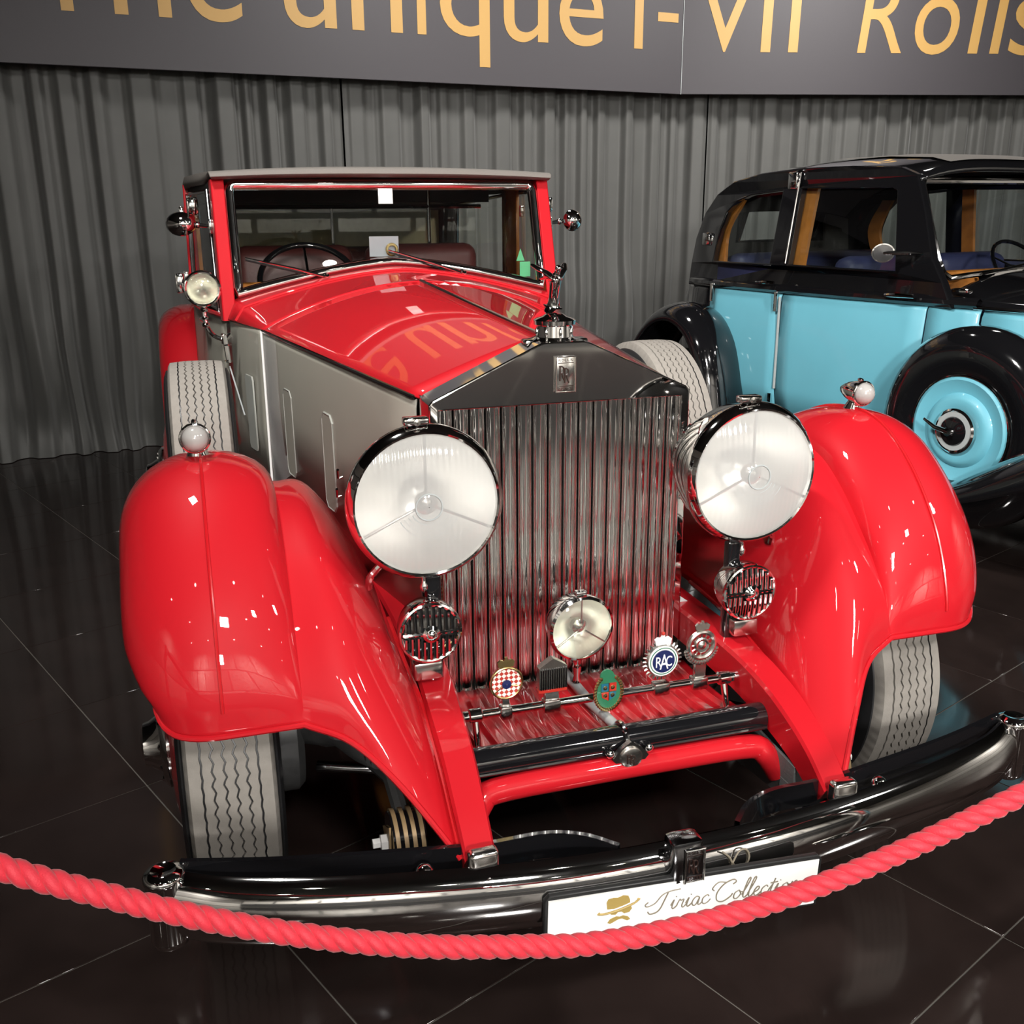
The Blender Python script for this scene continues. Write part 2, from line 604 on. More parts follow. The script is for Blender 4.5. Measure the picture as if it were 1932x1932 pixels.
# lamps hung from the ceiling, each with its own light; the wall washers are added
for k, (x, y, z, s, wt, aim, colr) in enumerate(LAMPS):
    t = thing('ceiling_lamp', 'unseen square lamp head on a rod under the black ceiling', 'lamp', (x, y, CEIL), 0, 'lamp heads under the ceiling')
    dv = unit(arr(aim) - arr([x, y, z]))
    q = Vector(dv).to_track_quat('-Z', 'Y').to_matrix()
    Rm = np.array(q)
    hd = obj('lamp_head', G().rbox(arr([0, 0, z - CEIL]) - dv * .04, (s + .05, s + .05, .06), .01, 2, Rm), 'lamp_body', t)
    obj('rod', G().tube([(0, 0, 0), arr([0, 0, z - CEIL]) - dv * .05], .012), 'lamp_body', t)
    ld = bpy.data.lights.new('lamp_light', 'AREA')
    ld.shape = 'SQUARE'
    ld.size = s
    ld.energy = wt
    ld.color = colr
    ld.spread = math.radians({0: 70, 1: 70, 3: 100}.get(k, 140))
    lo = bpy.data.objects.new('lamp_light', ld)
    COL.objects.link(lo)
    lo.parent = t
    lo.location = Vector((0, 0, z - CEIL))
    lo.rotation_euler = Vector(dv).to_track_quat('-Z', 'Y').to_euler()

M['bulb'] = mat('sparkle_glow', (1, 1, 1), .5, emis=((1, .95, .86), 45))  # for unseen glowing discs, added to put sparkles on chrome and paint
for i in range(5):
    for j in range(3):
        x, y = -4.2 + i * 2.3 + (j % 2) * .9, -7.0 + j * 2.3
        t = thing('sparkle_light', 'small glowing disc added under the black ceiling for sparkles', 'downlight', (x, y, CEIL), 0, 'added sparkle lights in the ceiling')
        obj('trim_ring', G().torus((0, 0, -.012), Z, .075, .012, 20, 8), 'lamp_body', t)
        obj('bulb', G().lathe([(.066, -.008), (.05, -.02), (.001, -.026)], (0, 0, 0), Z, 16), 'bulb', t)

# banner: two panels meeting at an angle, amber letters
BL0, BL1, BR1 = arr([-1.73, 4.75, 0]), arr([2.85, 5.302, 0]), arr([5.51, 4.74, 0])
ul, ur = unit(BL1 - BL0), unit(BR1 - BL1)
nl, nr = arr([ul[1], -ul[0], 0]), arr([ur[1], -ur[0], 0])
BZ0, BZ1 = 2.36, 3.75
ban = thing('hanging_banner', 'long slate grey banner with large amber lettering above the curtain', 'banner', tuple((BL1 + arr([0, 0, BZ0]))))
bo = BL1 + arr([0, 0, BZ0])
ORG[ban.name] = bo


def banner_panel(A, u, n, t0, t1):
    g = G()
    mid = A + u * (t0 + t1) / 2 + Z * (BZ0 + BZ1) / 2 - n * .006
    R = np.array([u, -n, Z]).T
    g.rbox(mid, (t1 - t0, .012, BZ1 - BZ0), .003, 1, R)
    return obj('banner_panel', g, 'banner', ban)


pL = banner_panel(BL0, ul, nl, -3.2, np.linalg.norm(BL1 - BL0) - .002)
pR = banner_panel(BL1, ur, nr, .002, 5.2)
obj('weld_seam', G().box(BL1 + Z * (BZ0 + BZ1) / 2 + (nl + nr) * .001, (.004, .004, BZ1 - BZ0)), 'palegrey', pR)
BASE, XH, CAPH, ASC, DSC = 2.655, 3.045, 3.19, 3.24, 2.474
for ch, a, b, z0, z1 in (('T', .195, .60, BASE, CAPH), ('h', .655, .979, BASE, ASC), ('e', 1.075, 1.405, BASE - .008, XH),
                         ('u', 1.66, 1.993, BASE - .008, XH), ('n', 2.094, 2.436, BASE, XH), ('i', 2.532, 2.606, BASE, ASC),
                         ('q', 2.70, 3.059, DSC, XH), ('u', 3.163, 3.502, BASE - .008, XH), ('e', 3.588, 3.94, BASE - .008, XH),
                         ('l', 4.197, 4.269, BASE, CAPH), ('-', 4.393, 4.568, 2.848, 2.909)):
    obj('letter', glyph(ch, a, b, z0, z1, BL0 + nl * .002, ul, Z, nl), 'letter', pL)
for ch, a, b, z0, z1, sh in (('V', .10, .53, BASE, CAPH, .02), ('l', .596, .67, BASE, CAPH, .02), ('l', .808, .882, BASE, CAPH, .02),
                             ('R', 1.345, 1.69, BASE, CAPH, .10), ('o', 1.765, 2.11, BASE - .01, XH, .09), ('l', 2.217, 2.293, BASE, ASC, .1),
                             ('l', 2.391, 2.463, BASE, ASC, .1), ('s', 2.535, 2.80, BASE - .01, XH, .1)):
    obj('letter', glyph(ch, a, b, z0, z1, BL1 + nr * .002, ur, Z, nr, shear=sh), 'letter', pR)

# curtains: pleated drops behind the banner


def curtain_drop(t0, t1, seed, label):
    rnd = random.Random(seed)
    cols = int((t1 - t0) / .0075)
    # irregular flat-fronted pleats
    prof_d = np.zeros(cols + 1)
    k = 0
    lev = 0.
    while k < cols:
        wd = int(rnd.choice([7, 9, 11, 13, 17, 22]))
        nxt = rnd.uniform(.25, 1.) if lev < .1 else rnd.uniform(-1., -.2)
        for e in range(wd):
            if k + e <= cols:
                f = e / wd
                f = min(1, f / .45)
                f = f * f * (3 - 2 * f)
                prof_d[k + e] = lev + (nxt - lev) * f + .12 * math.sin(f * 9)
        lev = nxt
        k += wd
    prof_d = np.convolve(prof_d, np.ones(3) / 3, 'same')
    rows = []
    zs = np.concatenate([np.linspace(.004, .4, 9), np.linspace(.5, 3.2, 14)])
    wr = [(rnd.uniform(t0, t1), rnd.uniform(.1, .95), rnd.uniform(.08, .2), rnd.uniform(-.05, .05)) for _ in range(int((t1 - t0) * 9))]
    for z in zs:
        r = []
        low = max(0, 1 - z / 1.2)
        for k in range(cols + 1):
            tt = t0 + (t1 - t0) * k / cols
            d = .048 * prof_d[k] * (.8 + .4 * low)
            d += .012 * math.sin(19 * tt + 1.3 * z) * (.4 + low)
            d += low * .03 * math.sin(3.1 * tt + 5 * z + seed)
            for (wt, wz, ww, wa) in wr:
                e = ((tt - wt) / ww) ** 2 + ((z - wz) / .22) ** 2
                if e < 5:
                    d += wa * math.exp(-e)
            flare = .05 * max(0, 1 - z / .22) ** 2
            A, n = curtain_line(tt + low * .02 * math.sin(7 * tt + 4 * z))
            q = A + n * (d + flare) + Z * z
            r.append(q)
        rows.append(r)
    o = obj('stage_curtain', G().grid(rows), 'curtain', smooth=60)
    return tag(o, label, 'curtain', 'curtain drops along the wall')


off = -.20
CA = BL0 + nl * off
Ln = np.linalg.norm(BL1 - BL0)


def curtain_line(t):
    if t <= Ln + .033:
        return CA + ul * t, nl
    return BL1 + nr * off + ur * (t - Ln - .066), nr


curtain_drop(-3.0, 2.05, 3, 'charcoal pleated curtain drop behind the red car and its spare wheel')
curtain_drop(2.06, Ln + .33, 5, 'charcoal pleated curtain drop between the roofs of the two cars')
curtain_drop(Ln + .34, Ln + 4.8, 8, 'charcoal pleated curtain drop behind the blue and black car')

# ================================================================== the red car
car = thing('vintage_car', 'red and grey vintage touring car with large headlamps and tall chrome radiator', 'car')


def P2(name, g, m, label=None, parent=None, **kw):
    return obj(name, g, m, parent or car, label, **kw)


# ---- wheels -------------------------------------------------------
WR, TX = .370, .787


def tyre_geo():
    NA = 320
    grooves = [-.056, -.034, -.011, .011, .034, .056]
    prof = []   # (x, r, zig weight)
    for x, r in ((-.072, .252), (-.092, .272), (-.106, .310), (-.104, .338), (-.097, .356), (-.094, .358), (-.091, .352), (-.088, .368), (-.082, .381)):
        prof.append((x, r, 0))
    gw = .0022
    for gx in grooves:
        prof += [(gx - gw, .3845, 1), (gx - gw * .7, .379, 1), (gx + gw * .7, .379, 1), (gx + gw, .3845, 1)]
    for x, r in ((-.082, .381), (-.088, .368), (-.091, .352), (-.094, .358), (-.097, .356), (-.104, .338), (-.106, .310), (-.092, .272), (-.072, .252)):
        prof.append((-x, r, 0))
    rows = []
    for k in range(NA):
        a = 2 * PI * k / NA
        zig = (0, 1, .3, -1, -.2, .6, 0, -.8)[k % 8] * .0036
        tooth = .0035 if (k % 4) < 2 else -.0015
        row = []
        for x, r, wz in prof:
            xx, rr = x, r
            if wz:
                xx += zig * (1. if abs(x) < .045 else .35)
                rr += .0008 - .006 * (abs(x) / .08) ** 4
            elif abs(abs(x) - .088) < .001:
                rr += tooth
            row.append((xx, rr * math.cos(a), rr * math.sin(a)))
        rows.append(row)
    return G().grid(rows, cu=True)


def make_wheel(name, label):
    t = tyre_geo()
    o = P2(name, t, 'rubber', label, smooth=30)
    # black sidewalls as a second material on the outer rings
    o.data.materials.append(M['sidewall'])
    for p in o.data.polygons:
        cx = abs(p.center[0])
        rr = math.hypot(p.center[1], p.center[2])
        if cx > .0905 or rr < .3812 and cx < .08:
            p.material_index = 1
    d = obj('wheel_disc', G().lathe([(.262, .070), (.258, .092), (.240, .104), (.20, .112), (.15, .124), (.11, .128), (.10, .10)], (0, 0, 0), X, 48), 'red', o)
    obj('wheel_back', G().lathe([(.25, -.07), (.20, -.04), (.16, -.05), (.02, -.05)], (0, 0, 0), X, 32), 'soot', o)
    obj('rim_ring', G().torus((.084, 0, 0), X, .257, .007, 48, 8), 'chrome', o)
    hub = G().lathe([(.105, .112), (.108, .134), (.096, .146), (.07, .150), (.055, .172), (.05, .186), (.036, .192), (.001, .194)], (0, 0, 0), X, 32)
    for k in range(10):
        a = 2 * PI * k / 10
        hub.ball((.145, .084 * math.cos(a), .084 * math.sin(a)), .009, 8)
    obj('hub_cap', hub, 'chrome', o)
    for ch in o.children:
        pass
    return o


w0 = make_wheel('front_wheel', 'grey ribbed tyre under the front fender')
w0.scale = (.96, .96, .96)
w0.location = (TX, .085, WR)
steer = math.radians(.6)
w0.rotation_euler = (0, 0, steer)
w1 = clone(w0, car, (-TX, .085, WR), (math.radians(20), 0, PI + steer))
for sx in (1, -1):
    r = clone(w0, car, (sx * TX, 3.45, WR), (.3, 0, 0 if sx > 0 else PI))
    r.name = 'rear_wheel'
    r['label'] = 'rear tyre under the red rear fender'
    s = clone(w0, car, (sx * .786, 1.235, .697), (.6, 0, 0 if sx > 0 else PI))
    s.name = 'spare_wheel'
    s['label'] = 'spare tyre standing in the fender well'

# ---- front fenders ----------------------------------------------
FP = arr([(-.365, .598), (-.358, .67), (-.325, .765), (-.275, .85), (-.19, .942), (-.085, 1.012), (.03, 1.034), (.2, 1.005), (.42, .89),
          (.65, .71), (.9, .49), (1.15, .36), (1.4, .33)])
FF = arr([(.398, -.566, .392), (.397, -.50, .432), (.396, -.42, .474), (.396, -.33, .510), (.396, -.22, .542), (.40, -.08, .565), (.398, .06, .58),
          (.395, .22, .585), (.39, .42, .575), (.39, .65, .54), (.40, .9, .45), (.42, 1.15, .36), (.42, 1.4, .33)])
FM1 = arr([(.483, -.477, .500), (.485, -.432, .55), (.485, -.36, .615), (.48, -.28, .675), (.475, -.18, .73), (.47, -.06, .76), (.465, .07, .77),
           (.46, .22, .75), (.46, .42, .69), (.46, .65, .60), (.46, .9, .46), (.48, 1.15, .36), (.48, 1.4, .33)])
FM2 = arr([(.56, -.402, .566), (.565, -.378, .63), (.565, -.325, .712), (.56, -.26, .785), (.56, -.17, .858), (.56, -.06, .905), (.56, .06, .92),
           (.56, .22, .905), (.56, .42, .80), (.56, .65, .655), (.56, .9, .47), (.57, 1.15, .36), (.57, 1.4, .33)])
DI = [.0, .018, .046, .066, .076, .080, .080, .078, .07, .05, .025, .01, .005]
DO = [.085, .10, .12, .13, .14, .145, .145, .145, .145, .13, .10, .05, .03]
OUTX = [.905, .93, .95, .955, .955, .955, .955, .955, .955, .955, .95, .94, .94]


def fender_surface():
    NS = 74
    P = spline(FP, NS)
    F, A1, A2 = spline(FF, NS), spline(FM1, NS), spline(FM2, NS)
    di, do, ox = spline([[d] for d in DI], NS)[:, 0], spline([[d] for d in DO], NS)[:, 0], spline([[d] for d in OUTX], NS)[:, 0]
    rows, rib = [], []
    for k in range(NS):
        a, b = P[max(k - 1, 0)], P[min(k + 1, NS - 1)]
        t = (b - a) / np.linalg.norm(b - a)
        n = arr([-t[1], t[0]])
        st = k / (NS - 1) * 12
        xc = .785

        def pt(x, drop):
            q = P[k] - n * drop
            return arr([x, q[0], q[1]])
        C = pt(.642, di[k])
        row = list(spline([F[k], A1[k], A2[k], C], 19)[:-1])
        for s in np.linspace(1, 0, 8):
            x = xc - (xc - .642) * math.sin(s * PI / 2)
            row.append(pt(x, di[k] * (1 - math.cos(s * PI / 2))))
        rib.append(pt(xc, -.001))
        for s in np.linspace(0, 1, 13)[1:]:
            q = pt(xc + (ox[k] - xc) * math.sin(s * PI / 2), do[k] * (1 - math.cos(s * PI / 2)))
            lift = max(0, 1 - st / 2.2)
            q[2] += .085 * lift * s ** 4
            row.append(q)
        rows.append(row)
    return rows, rib


frows, frib = fender_surface()
for sx in (1, -1):
    fo = P2('front_fender', G().grid(frows).side(sx), 'red', 'glossy red front fender with domed crown', solid=.006)
    lip = [r for r in frows[0]]
    obj('lip_roll', G().tube(lip, .006, 8).side(sx), 'red', fo)
    obj('crown_bead', G().tube(frib[4:52], .0045, 8, squash=.8).side(sx), 'bead_red', fo)
    obj('frame_bead', G().tube([p + arr([.0, 0, .002]) for p in arr([r[0] for r in frows[:40]])], .006, 8).side(sx), 'bead_red', fo)
    # side lamp standing on the crown
    sl = P2('side_lamp', G().lathe([(.001, .075), (.012, .06), (.022, .035), (.0285, .005), (.030, -.020), (.028, -.022)], (sx * .792, .035, 1.074), Y, 24), 'chrome',
            'small chrome side lamp with opal globe on the fender crown')
    obj('globe', G().ball((sx * .792, .012, 1.074), (.0265, .026, .0265), 20), 'opal', sl)
    obj('bezel', G().torus((sx * .792, .014, 1.074), Y, .0285, .0035, 28, 8), 'chrome', sl)
    obj('foot', G().tube([(sx * .79, .05, 1.028), (sx * .79, .045, 1.05)], [.024, .015], 14), 'chrome', sl)
    obj('finial', G().ball((sx * .792, .03, 1.106), (.005, .012, .005), 10), 'chrome', sl)

# ---- dumb irons (frame horns) and running gear -------------------
for sx in (1, -1):
    path = spline([(.368, -.578, .384), (.367, -.50, .435), (.363, -.40, .477), (.358, -.28, .507), (.35, -.15, .522), (.346, 0, .527), (.346, .4, .52), (.36, 1.2, .46)], 40)
    rows = []
    for k, p in enumerate(path):
        a, b = path[max(k - 1, 0)], path[min(k + 1, 39)]
        t = unit(b - a)
        n = unit(np.cross(X, t)) * (1 if np.cross(X, t)[2] > 0 else -1)
        wd = .029 + .008 * min(1, k / 20)
        hh = .028 + .014 * min(1, k / 12)
        sec = [(-wd, -hh), (-wd, hh * .8), (-wd * .85, hh), (wd * .85, hh), (wd, hh * .8), (wd, -hh)]
        rows.append([p + X * u - n * 0 + n * v for u, v in sec])
    g = G().grid(rows, cv=True)
    g.f.append((0, 1, 2, 3, 4, 5))
    g.f.append(tuple(39 * 6 + i for i in (5, 4, 3, 2, 1, 0)))
    P2('dumb_iron', g.side(sx), 'red', 'red curved frame horn', smooth=30)
    # chrome shackle bracket at the tip
    br = P2('tip_bracket', G().rbox((sx * .368, -.608, .398), (.056, .030, .074), .010, 3), 'nickel', 'plated bracket at the frame tip')
    obj('bracket_bolt', G().lathe([(.013, 0), (.013, .012), (.008, .014), (.008, .024), (.001, .026)], (sx * .366, -.622, .392), -Y, 14), 'chrome', br)
    # leaf spring in leather gaiter
    rows = []
    for p, hh in zip(spline([(.362, -.53, .335), (.362, -.35, .325), (.36, -.1, .30), (.36, .1, .285), (.36, .35, .30)], 16), np.linspace(.02, .036, 16)):
        rows.append([p + arr([sx * 0 + u * .028, 0, v * hh]) for u, v in ((-1, -1), (-1, 1), (1, 1), (1, -1))])
    P2('leaf_spring', G().grid(rows, cv=True).side(sx), 'leather_grey', 'leaf spring in a grey gaiter')
    gt = [(-.09, .0), (.16, .02), (.17, -.03), (.11, -.055), (.04, -.05), (-.02, -.085), (-.09, -.06)]
    P2('gaiter_flap', G().prism(gt, (sx * .335, -.40, .40), Y, Z, X, .006), 'leather_grey', 'loose grey leather flap')
    # steering knuckle and brake gear behind the wheel
    kn = P2('steering_knuckle', G().lathe([(.001, -.05), (.16, -.05), (.165, -.02), (.165, .02), (.15, .035), (.001, .04)], (sx * .66, .085, .385), X, 32), 'soot', 'black brake drum')
    obj('knuckle_arm', G().tube(spline([(sx * .64, .03, .40), (sx * .56, -.10, .44), (sx * .50, -.22, .44), (sx * .43, -.24, .43)], 14), [.045] * 5 + [.035] * 5 + [.028] * 4, 12), 'soot', kn)
    obj('pivot_bolt', G().lathe([(.026, 0), (.026, .02), (.016, .024), (.016, .04), (.001, .042)], (sx * .56, -.145, .47), -Y, 14), 'soot', kn)
    obj('pivot_bolt', G().lathe([(.022, 0), (.022, .03), (.014, .034), (.014, .05), (.001, .052)], (sx * .50, -.25, .455), -Y, 14), 'soot', kn)
    obj('track_link', G().tube([(sx * .60, -.06, .33), (sx * .45, -.12, .33), (sx * .40, -.10, .34)], .013, 10), 'darkchrome', kn)
    # friction damper: stack of tan and dark discs
    dc = arr([sx * .468, -.405, .345])
    fd = P2('friction_damper', G().lathe([(.001, -.032), (.056, -.032), (.056, .032), (.001, .032)], dc, X, 32), 'black', 'stacked friction damper with tan discs')
    for q in (-.024, -.008, .008, .024):
        obj('friction_disc', G().lathe([(.05, -.004), (.060, -.004), (.060, .004), (.05, .004)], dc + X * q, X, 32), 'bronze', fd)
    obj('star_plate', G().prism([(.054 * math.cos(a) * (1 if i % 2 == 0 else .45), .054 * math.sin(a) * (1 if i % 2 == 0 else .45)) for i, a in enumerate(np.linspace(0, 2 * PI, 6, endpoint=False))],
                                dc + X * sx * .033, Y, Z, X * sx, .004), 'bronze', fd)
    obj('damper_nut', G().lathe([(.016, 0), (.016, .014), (.010, .016), (.010, .03), (.001, .031)], dc + X * sx * .036, X * sx, 6), 'white', fd)
    obj('damper_arm', G().tube([dc + arr([0, 0, .02]), dc + arr([sx * .01, .09, .08]), dc + arr([sx * .03, .2, .06])], .016, 8), 'soot', fd)
P2('front_axle', G().tube(spline([(-.64, .085, .40), (-.5, .085, .36), (-.36, .085, .27), (0, .085, .25), (.36, .085, .27), (.5, .085, .36), (.64, .085, .40)], 30), .028, 10), 'soot', 'black front axle beam')
P2('track_rod', G().tube([(-.58, .24, .30), (.58, .24, .30)], .014, 10), 'soot')
P2('sump', G().rbox((0, .75, .42), (.42, 1.1, .26), .05, 2), 'soot', 'dark engine sump')

# ---- radiator ----------------------------------------------------
out = [(-.305, .405), (-.305, 1.112), (-.298, 1.120), (-.06, 1.229), (-.045, 1.233), (.045, 1.233), (.06, 1.229), (.298, 1.120), (.305, 1.112), (.305, .405)]
hole = [(-.291, .425), (.291, .425), (.291, 1.104), (-.291, 1.104)]
rad = P2('radiator_shell', plate([out[::-1], hole], (0, .048, 0), X, Z, Y, .088, .004), 'chrome', 'tall polished radiator shell with pediment top', smooth=14)
obj('radiator_core', G().box((0, .075, .765), (.585, .02, .69)), 'darkchrome', rad)
NSL = 16
pw = .582 / NSL
pf = [(-.0165, .012), (-.0165, -.002), (-.0145, -.008), (-.012, -.009), (-.0095, -.006), (-.0085, -.001), (-.004, -.003), (.004, -.003), (.0085, -.001),
      (.0095, -.006), (.012, -.009), (.0145, -.008), (.0165, -.002), (.0165, .012)]
for k in range(NSL):
    x = -.291 + pw * (k + .5)
    sg = G().prism(pf, (x, .012, .428), X, Y, Z, .674)
    sl = obj('radiator_slat', sg, 'slat', rad, smooth=50)
    sl.rotation_euler = (random.uniform(-.002, .002), 0, random.uniform(-.09, .09))
# emblem plate with interlaced letters


def stroke_R(ox, oz, s):
    a = [(ox, oz), (ox, oz + s)]
    b = [(ox - .12 * s, oz + s), (ox + .25 * s, oz + s), (ox + .42 * s, oz + .93 * s), (ox + .48 * s, oz + .77 * s), (ox + .42 * s, oz + .60 * s), (ox + .25 * s, oz + .52 * s), (ox, oz + .52 * s)]
    c = [(ox + .22 * s, oz + .52 * s), (ox + .38 * s, oz + .22 * s), (ox + .56 * s, oz)]
    return [a, b, c]


def emblem(parent, c, wd, ht, m_face, m_ink, name='emblem_plate', tilt=0.):
    cx, cy, cz = c
    e = obj(name, G().rbox((cx, cy, cz), (wd, .006, ht), .003, 2), m_face, parent, 'rectangular plate with two interlaced letters R')
    y = cy - .0035
    for z in (cz + ht * .32, cz - ht * .32):
        obj('plate_rule', G().box((cx, y, z), (wd * .8, .001, .0015)), m_ink, e)
    s = ht * .40
    g = G()
    for dx, dz in ((-wd * .30, -ht * .17), (-wd * .06, -ht * .23)):
        for st in stroke_R(0, 0, s):
            pts = [(cx + dx + p[0] * wd * .028 / (ht * .028), y, cz + dz + p[1]) for p in st]
            g.tube(pts, [ht * .022] * len(pts), 6)
    obj('monogram', g, m_ink, e)
    for z, tx in ((cz + ht * .40, 'ROLLS'), (cz - ht * .40, 'ROYCE')):
        for q, ch in enumerate(tx):
            x0 = cx - wd * .36 + q * wd * .15
            obj('small_letter', glyph(ch, x0, x0 + wd * .11, z - ht * .035, z + ht * .035, (0, y, 0), X, Z, -Y, .001), m_ink, e)
    fr = [(-wd / 2, -ht / 2), (wd / 2, -ht / 2), (wd / 2, ht / 2), (-wd / 2, ht / 2)]
    obj('plate_border', G().tube([(cx + a * .97, y, cz + b * .97) for a, b in fr], .0018, 6, closed=True), 'silver', e)
    return e


emblem(rad, (0, -.004, 1.166), .046, .080, 'nickel', 'dark_ink')
# filler cap and winged ornament
cp = P2('radiator_cap', G().lathe([(.066, -.006), (.066, .002), (.052, .006), (.042, .010), (.040, .034), (.047, .037), (.048, .046), (.042, .050), (.028, .054), (.020, .060), (.001, .062)], (0, .07, 1.232), Z, 36), 'chrome', 'stepped chrome filler cap')
obj('cap_flange', G().rbox((0, .07, 1.231), (.15, .04, .012), .005, 2), 'chrome', cp)
for q in range(8):
    a = 2 * PI * q / 8
    obj('cap_rib', G().ball((.0415 * math.cos(a), .07 + .0415 * math.sin(a), 1.252), (.004, .004, .012), 8), 'chrome', cp)
# winged figure: robe, torso, head and two swept-back wings in one casting
figm = bpy.data.meshes.new('tmp')
fv = [(0, .085, 1.288), (0, .076, 1.325), (0, .064, 1.358), (0, .052, 1.382), (0, .042, 1.398),
      (.012, .062, 1.378), (.026, .088, 1.386), (.040, .116, 1.398), (-.012, .062, 1.378), (-.026, .088, 1.386), (-.040, .116, 1.398),
      (.022, .10, 1.366), (-.022, .10, 1.366), (0, .10, 1.30)]
fe = [(0, 1), (1, 2), (2, 3), (3, 4), (2, 5), (5, 6), (6, 7), (2, 8), (8, 9), (9, 10), (5, 11), (8, 12), (0, 13)]
figm.from_pydata(fv, fe, [])
fo = bpy.data.objects.new('tmp', figm)
COL.objects.link(fo)
sk = fo.modifiers.new('s', 'SKIN')
for i, r in enumerate([(.017, .02), (.012, .013), (.013, .012), (.006, .006), (.009, .010), (.009, .006), (.011, .005), (.006, .004), (.009, .006), (.011, .005), (.006, .004), (.009, .004), (.009, .004), (.012, .016)]):
    figm.skin_vertices[0].data[i].radius = r
figm.skin_vertices[0].data[0].use_root = True
fo.modifiers.new('d', 'SUBSURF').levels = 2
dg = bpy.context.evaluated_depsgraph_get()
me = fo.evaluated_get(dg).to_mesh()
gf = G().add([tuple(v.co) for v in me.vertices], [tuple(p.vertices) for p in me.polygons])
bpy.data.objects.remove(fo)
P2('winged_ornament', gf, 'chrome', 'small chrome winged figure leaning forward on the filler cap', smooth=70)

# ---- bonnet and scuttle ------------------------------------------
BY0, BY1 = .095, 1.50
SH0, SH1 = (.312, 1.117), (.556, 1.130)


def bonnet_sec(f, n=14):
    xs = SH0[0] + (SH1[0] - SH0[0]) * f
    zs = SH0[1] + (SH1[1] - SH0[1]) * f
    zr = 1.228 + (1.278 - 1.228) * f
    p = 1.12 + .75 * f
    return [(xs * t, zs + (zr - zs) * (1 - t ** p)) for t in np.linspace(0, 1, n)]


for sx in (1, -1):
    rows = []
    for f in np.linspace(0, 1, 16):
        y = BY0 + (BY1 - .012 - BY0) * f
        rows.append([(max(x, .004), y, z) for x, z in bonnet_sec(f)])
    b = P2('bonnet_top', G().grid(rows).side(sx), 'red', 'glossy red bonnet top leaf', solid=.004)
    # side leaf
    rows = []
    for f in np.linspace(0, 1, 8):
        y = BY0 + .02 + (BY1 - .016 - BY0 - .02) * f
        xs = SH0[0] + (SH1[0] - SH0[0]) * f
        zs = SH0[1] + (SH1[1] - SH0[1]) * f
        rows.append([(xs + .001, y, zs - .008), (xs + .004, y, zs - .03), (xs + .006, y, zs - .25), (xs + .004, y, .56)])
    s = P2('bonnet_side', G().grid(rows).side(sx), 'grey', 'grey green bonnet side panel', solid=.004)
    obj('edge_strip', G().tube([(SH0[0] + .004, BY0 + .02, SH0[1] - .004), (SH1[0] + .004, BY1, SH1[1] - .004)], .0055, 8).side(sx), 'darkchrome', s)
    # raised vent outlines
    Aw, Bw = arr([SH0[0] + .0065, BY0, 0]), arr([SH1[0] + .0065, BY1, 0])
    ub = unit(Bw - Aw)
    for u0, u1, za, zb in ((1.085, 1.185, .68, .965), (.65, .75, .675, .96)):
        c = .02
        lp = [(u0, za + c), (u0 + c, za), (u1 - c, za), (u1, za + c), (u1, zb - c), (u1 - c, zb), (u0 + c, zb), (u0, zb - c)]
        pts = [Aw + ub * a + Z * b_ for a, b_ in lp]
        obj('vent_outline', G().tube(pts, .003, 6, closed=True).side(sx), 'ventgrey', s)
        obj('vent_flap', G().prism([(a + (.004 if a < (u0 + u1) / 2 else -.004), b_) for a, b_ in lp], Aw, ub, Z, np.cross(ub, Z), .0015).side(sx), 'grey', s)
    for uu, zz in ((.60, .74), (.58, .80)):
        q = Aw + ub * uu + Z * zz
        obj('bonnet_catch', G().tube([q, q + arr([.012, 0, .0]), q + arr([.016, -.03, .03])], .004, 8).side(sx), 'chrome', s)
    # joint strip between bonnet and scuttle
    P2('joint_strip', G().tube([(SH1[0] + .008, BY1 - .006, 1.125), (SH1[0] + .010, BY1 - .006, .58)], .0045, 8).side(sx), 'white', 'pale vertical joint strip')
P2('bonnet_hinge', G().tube([(0, BY0, 1.231), (0, BY1 - .01, 1.281)], .0065, 8), 'nickel', 'bright centre hinge of the bonnet')
P2('radiator_gasket', G().box((0, .098, .79), (.616, .014, .66)), 'satin')


def ws_y(z):
    return 1.955 + (z - 1.2) * .33


def sill_z(x):
    return 1.315 - .115 * (abs(x) / .635) ** 1.45


rows = []
for f in np.linspace(0, 1, 12):
    sec0 = bonnet_sec(1, 20)
    row = []
    for (x0, z0), t in zip(sec0, np.linspace(0, 1, 20)):
        x1 = .665 * t
        z1 = sill_z(min(x1, .635)) if x1 < .635 else sill_z(.635) - (x1 - .635) * 2.3
        e = f ** 1.6
        x = x0 + (x1 - x0) * f
        z = z0 + (z1 - z0) * e
        y = BY1 + (ws_y(z1) - .005 - BY1) * f
        row.append((x, y, z))
    rows.append([(-x, y, z) for x, y, z in row[::-1]][:-1] + row)
P2('scuttle_top', G().grid(rows), 'red', 'red scuttle ahead of the windscreen', solid=.004)
# raised swage round the scuttle
P2('scuttle_swage', G().tube([(x, y, z + .002) for x, y, z in rows[8]], .006, 8), 'red')
BW = [(1.50, .558), (1.75, .615), (1.97, .662), (2.3, .735), (2.8, .785), (3.4, .785), (3.9, .73), (4.3, .60), (4.5, .45)]


def bw(y):
    ys, xs = zip(*BW)
    return float(np.interp(y, ys, xs))


def side_panel(y0, y1, z0, z1, n=8, inset=0.):
    rows = []
    for y in np.linspace(y0, y1, n):
        x = bw(y)
        rows.append([(x - .004 + inset, y, z1), (x + inset, y, z1 - .02), (x + .006 + inset, y, (z0 + z1) / 2), (x - .01 + inset, y, z0)])
    return G().grid(rows)


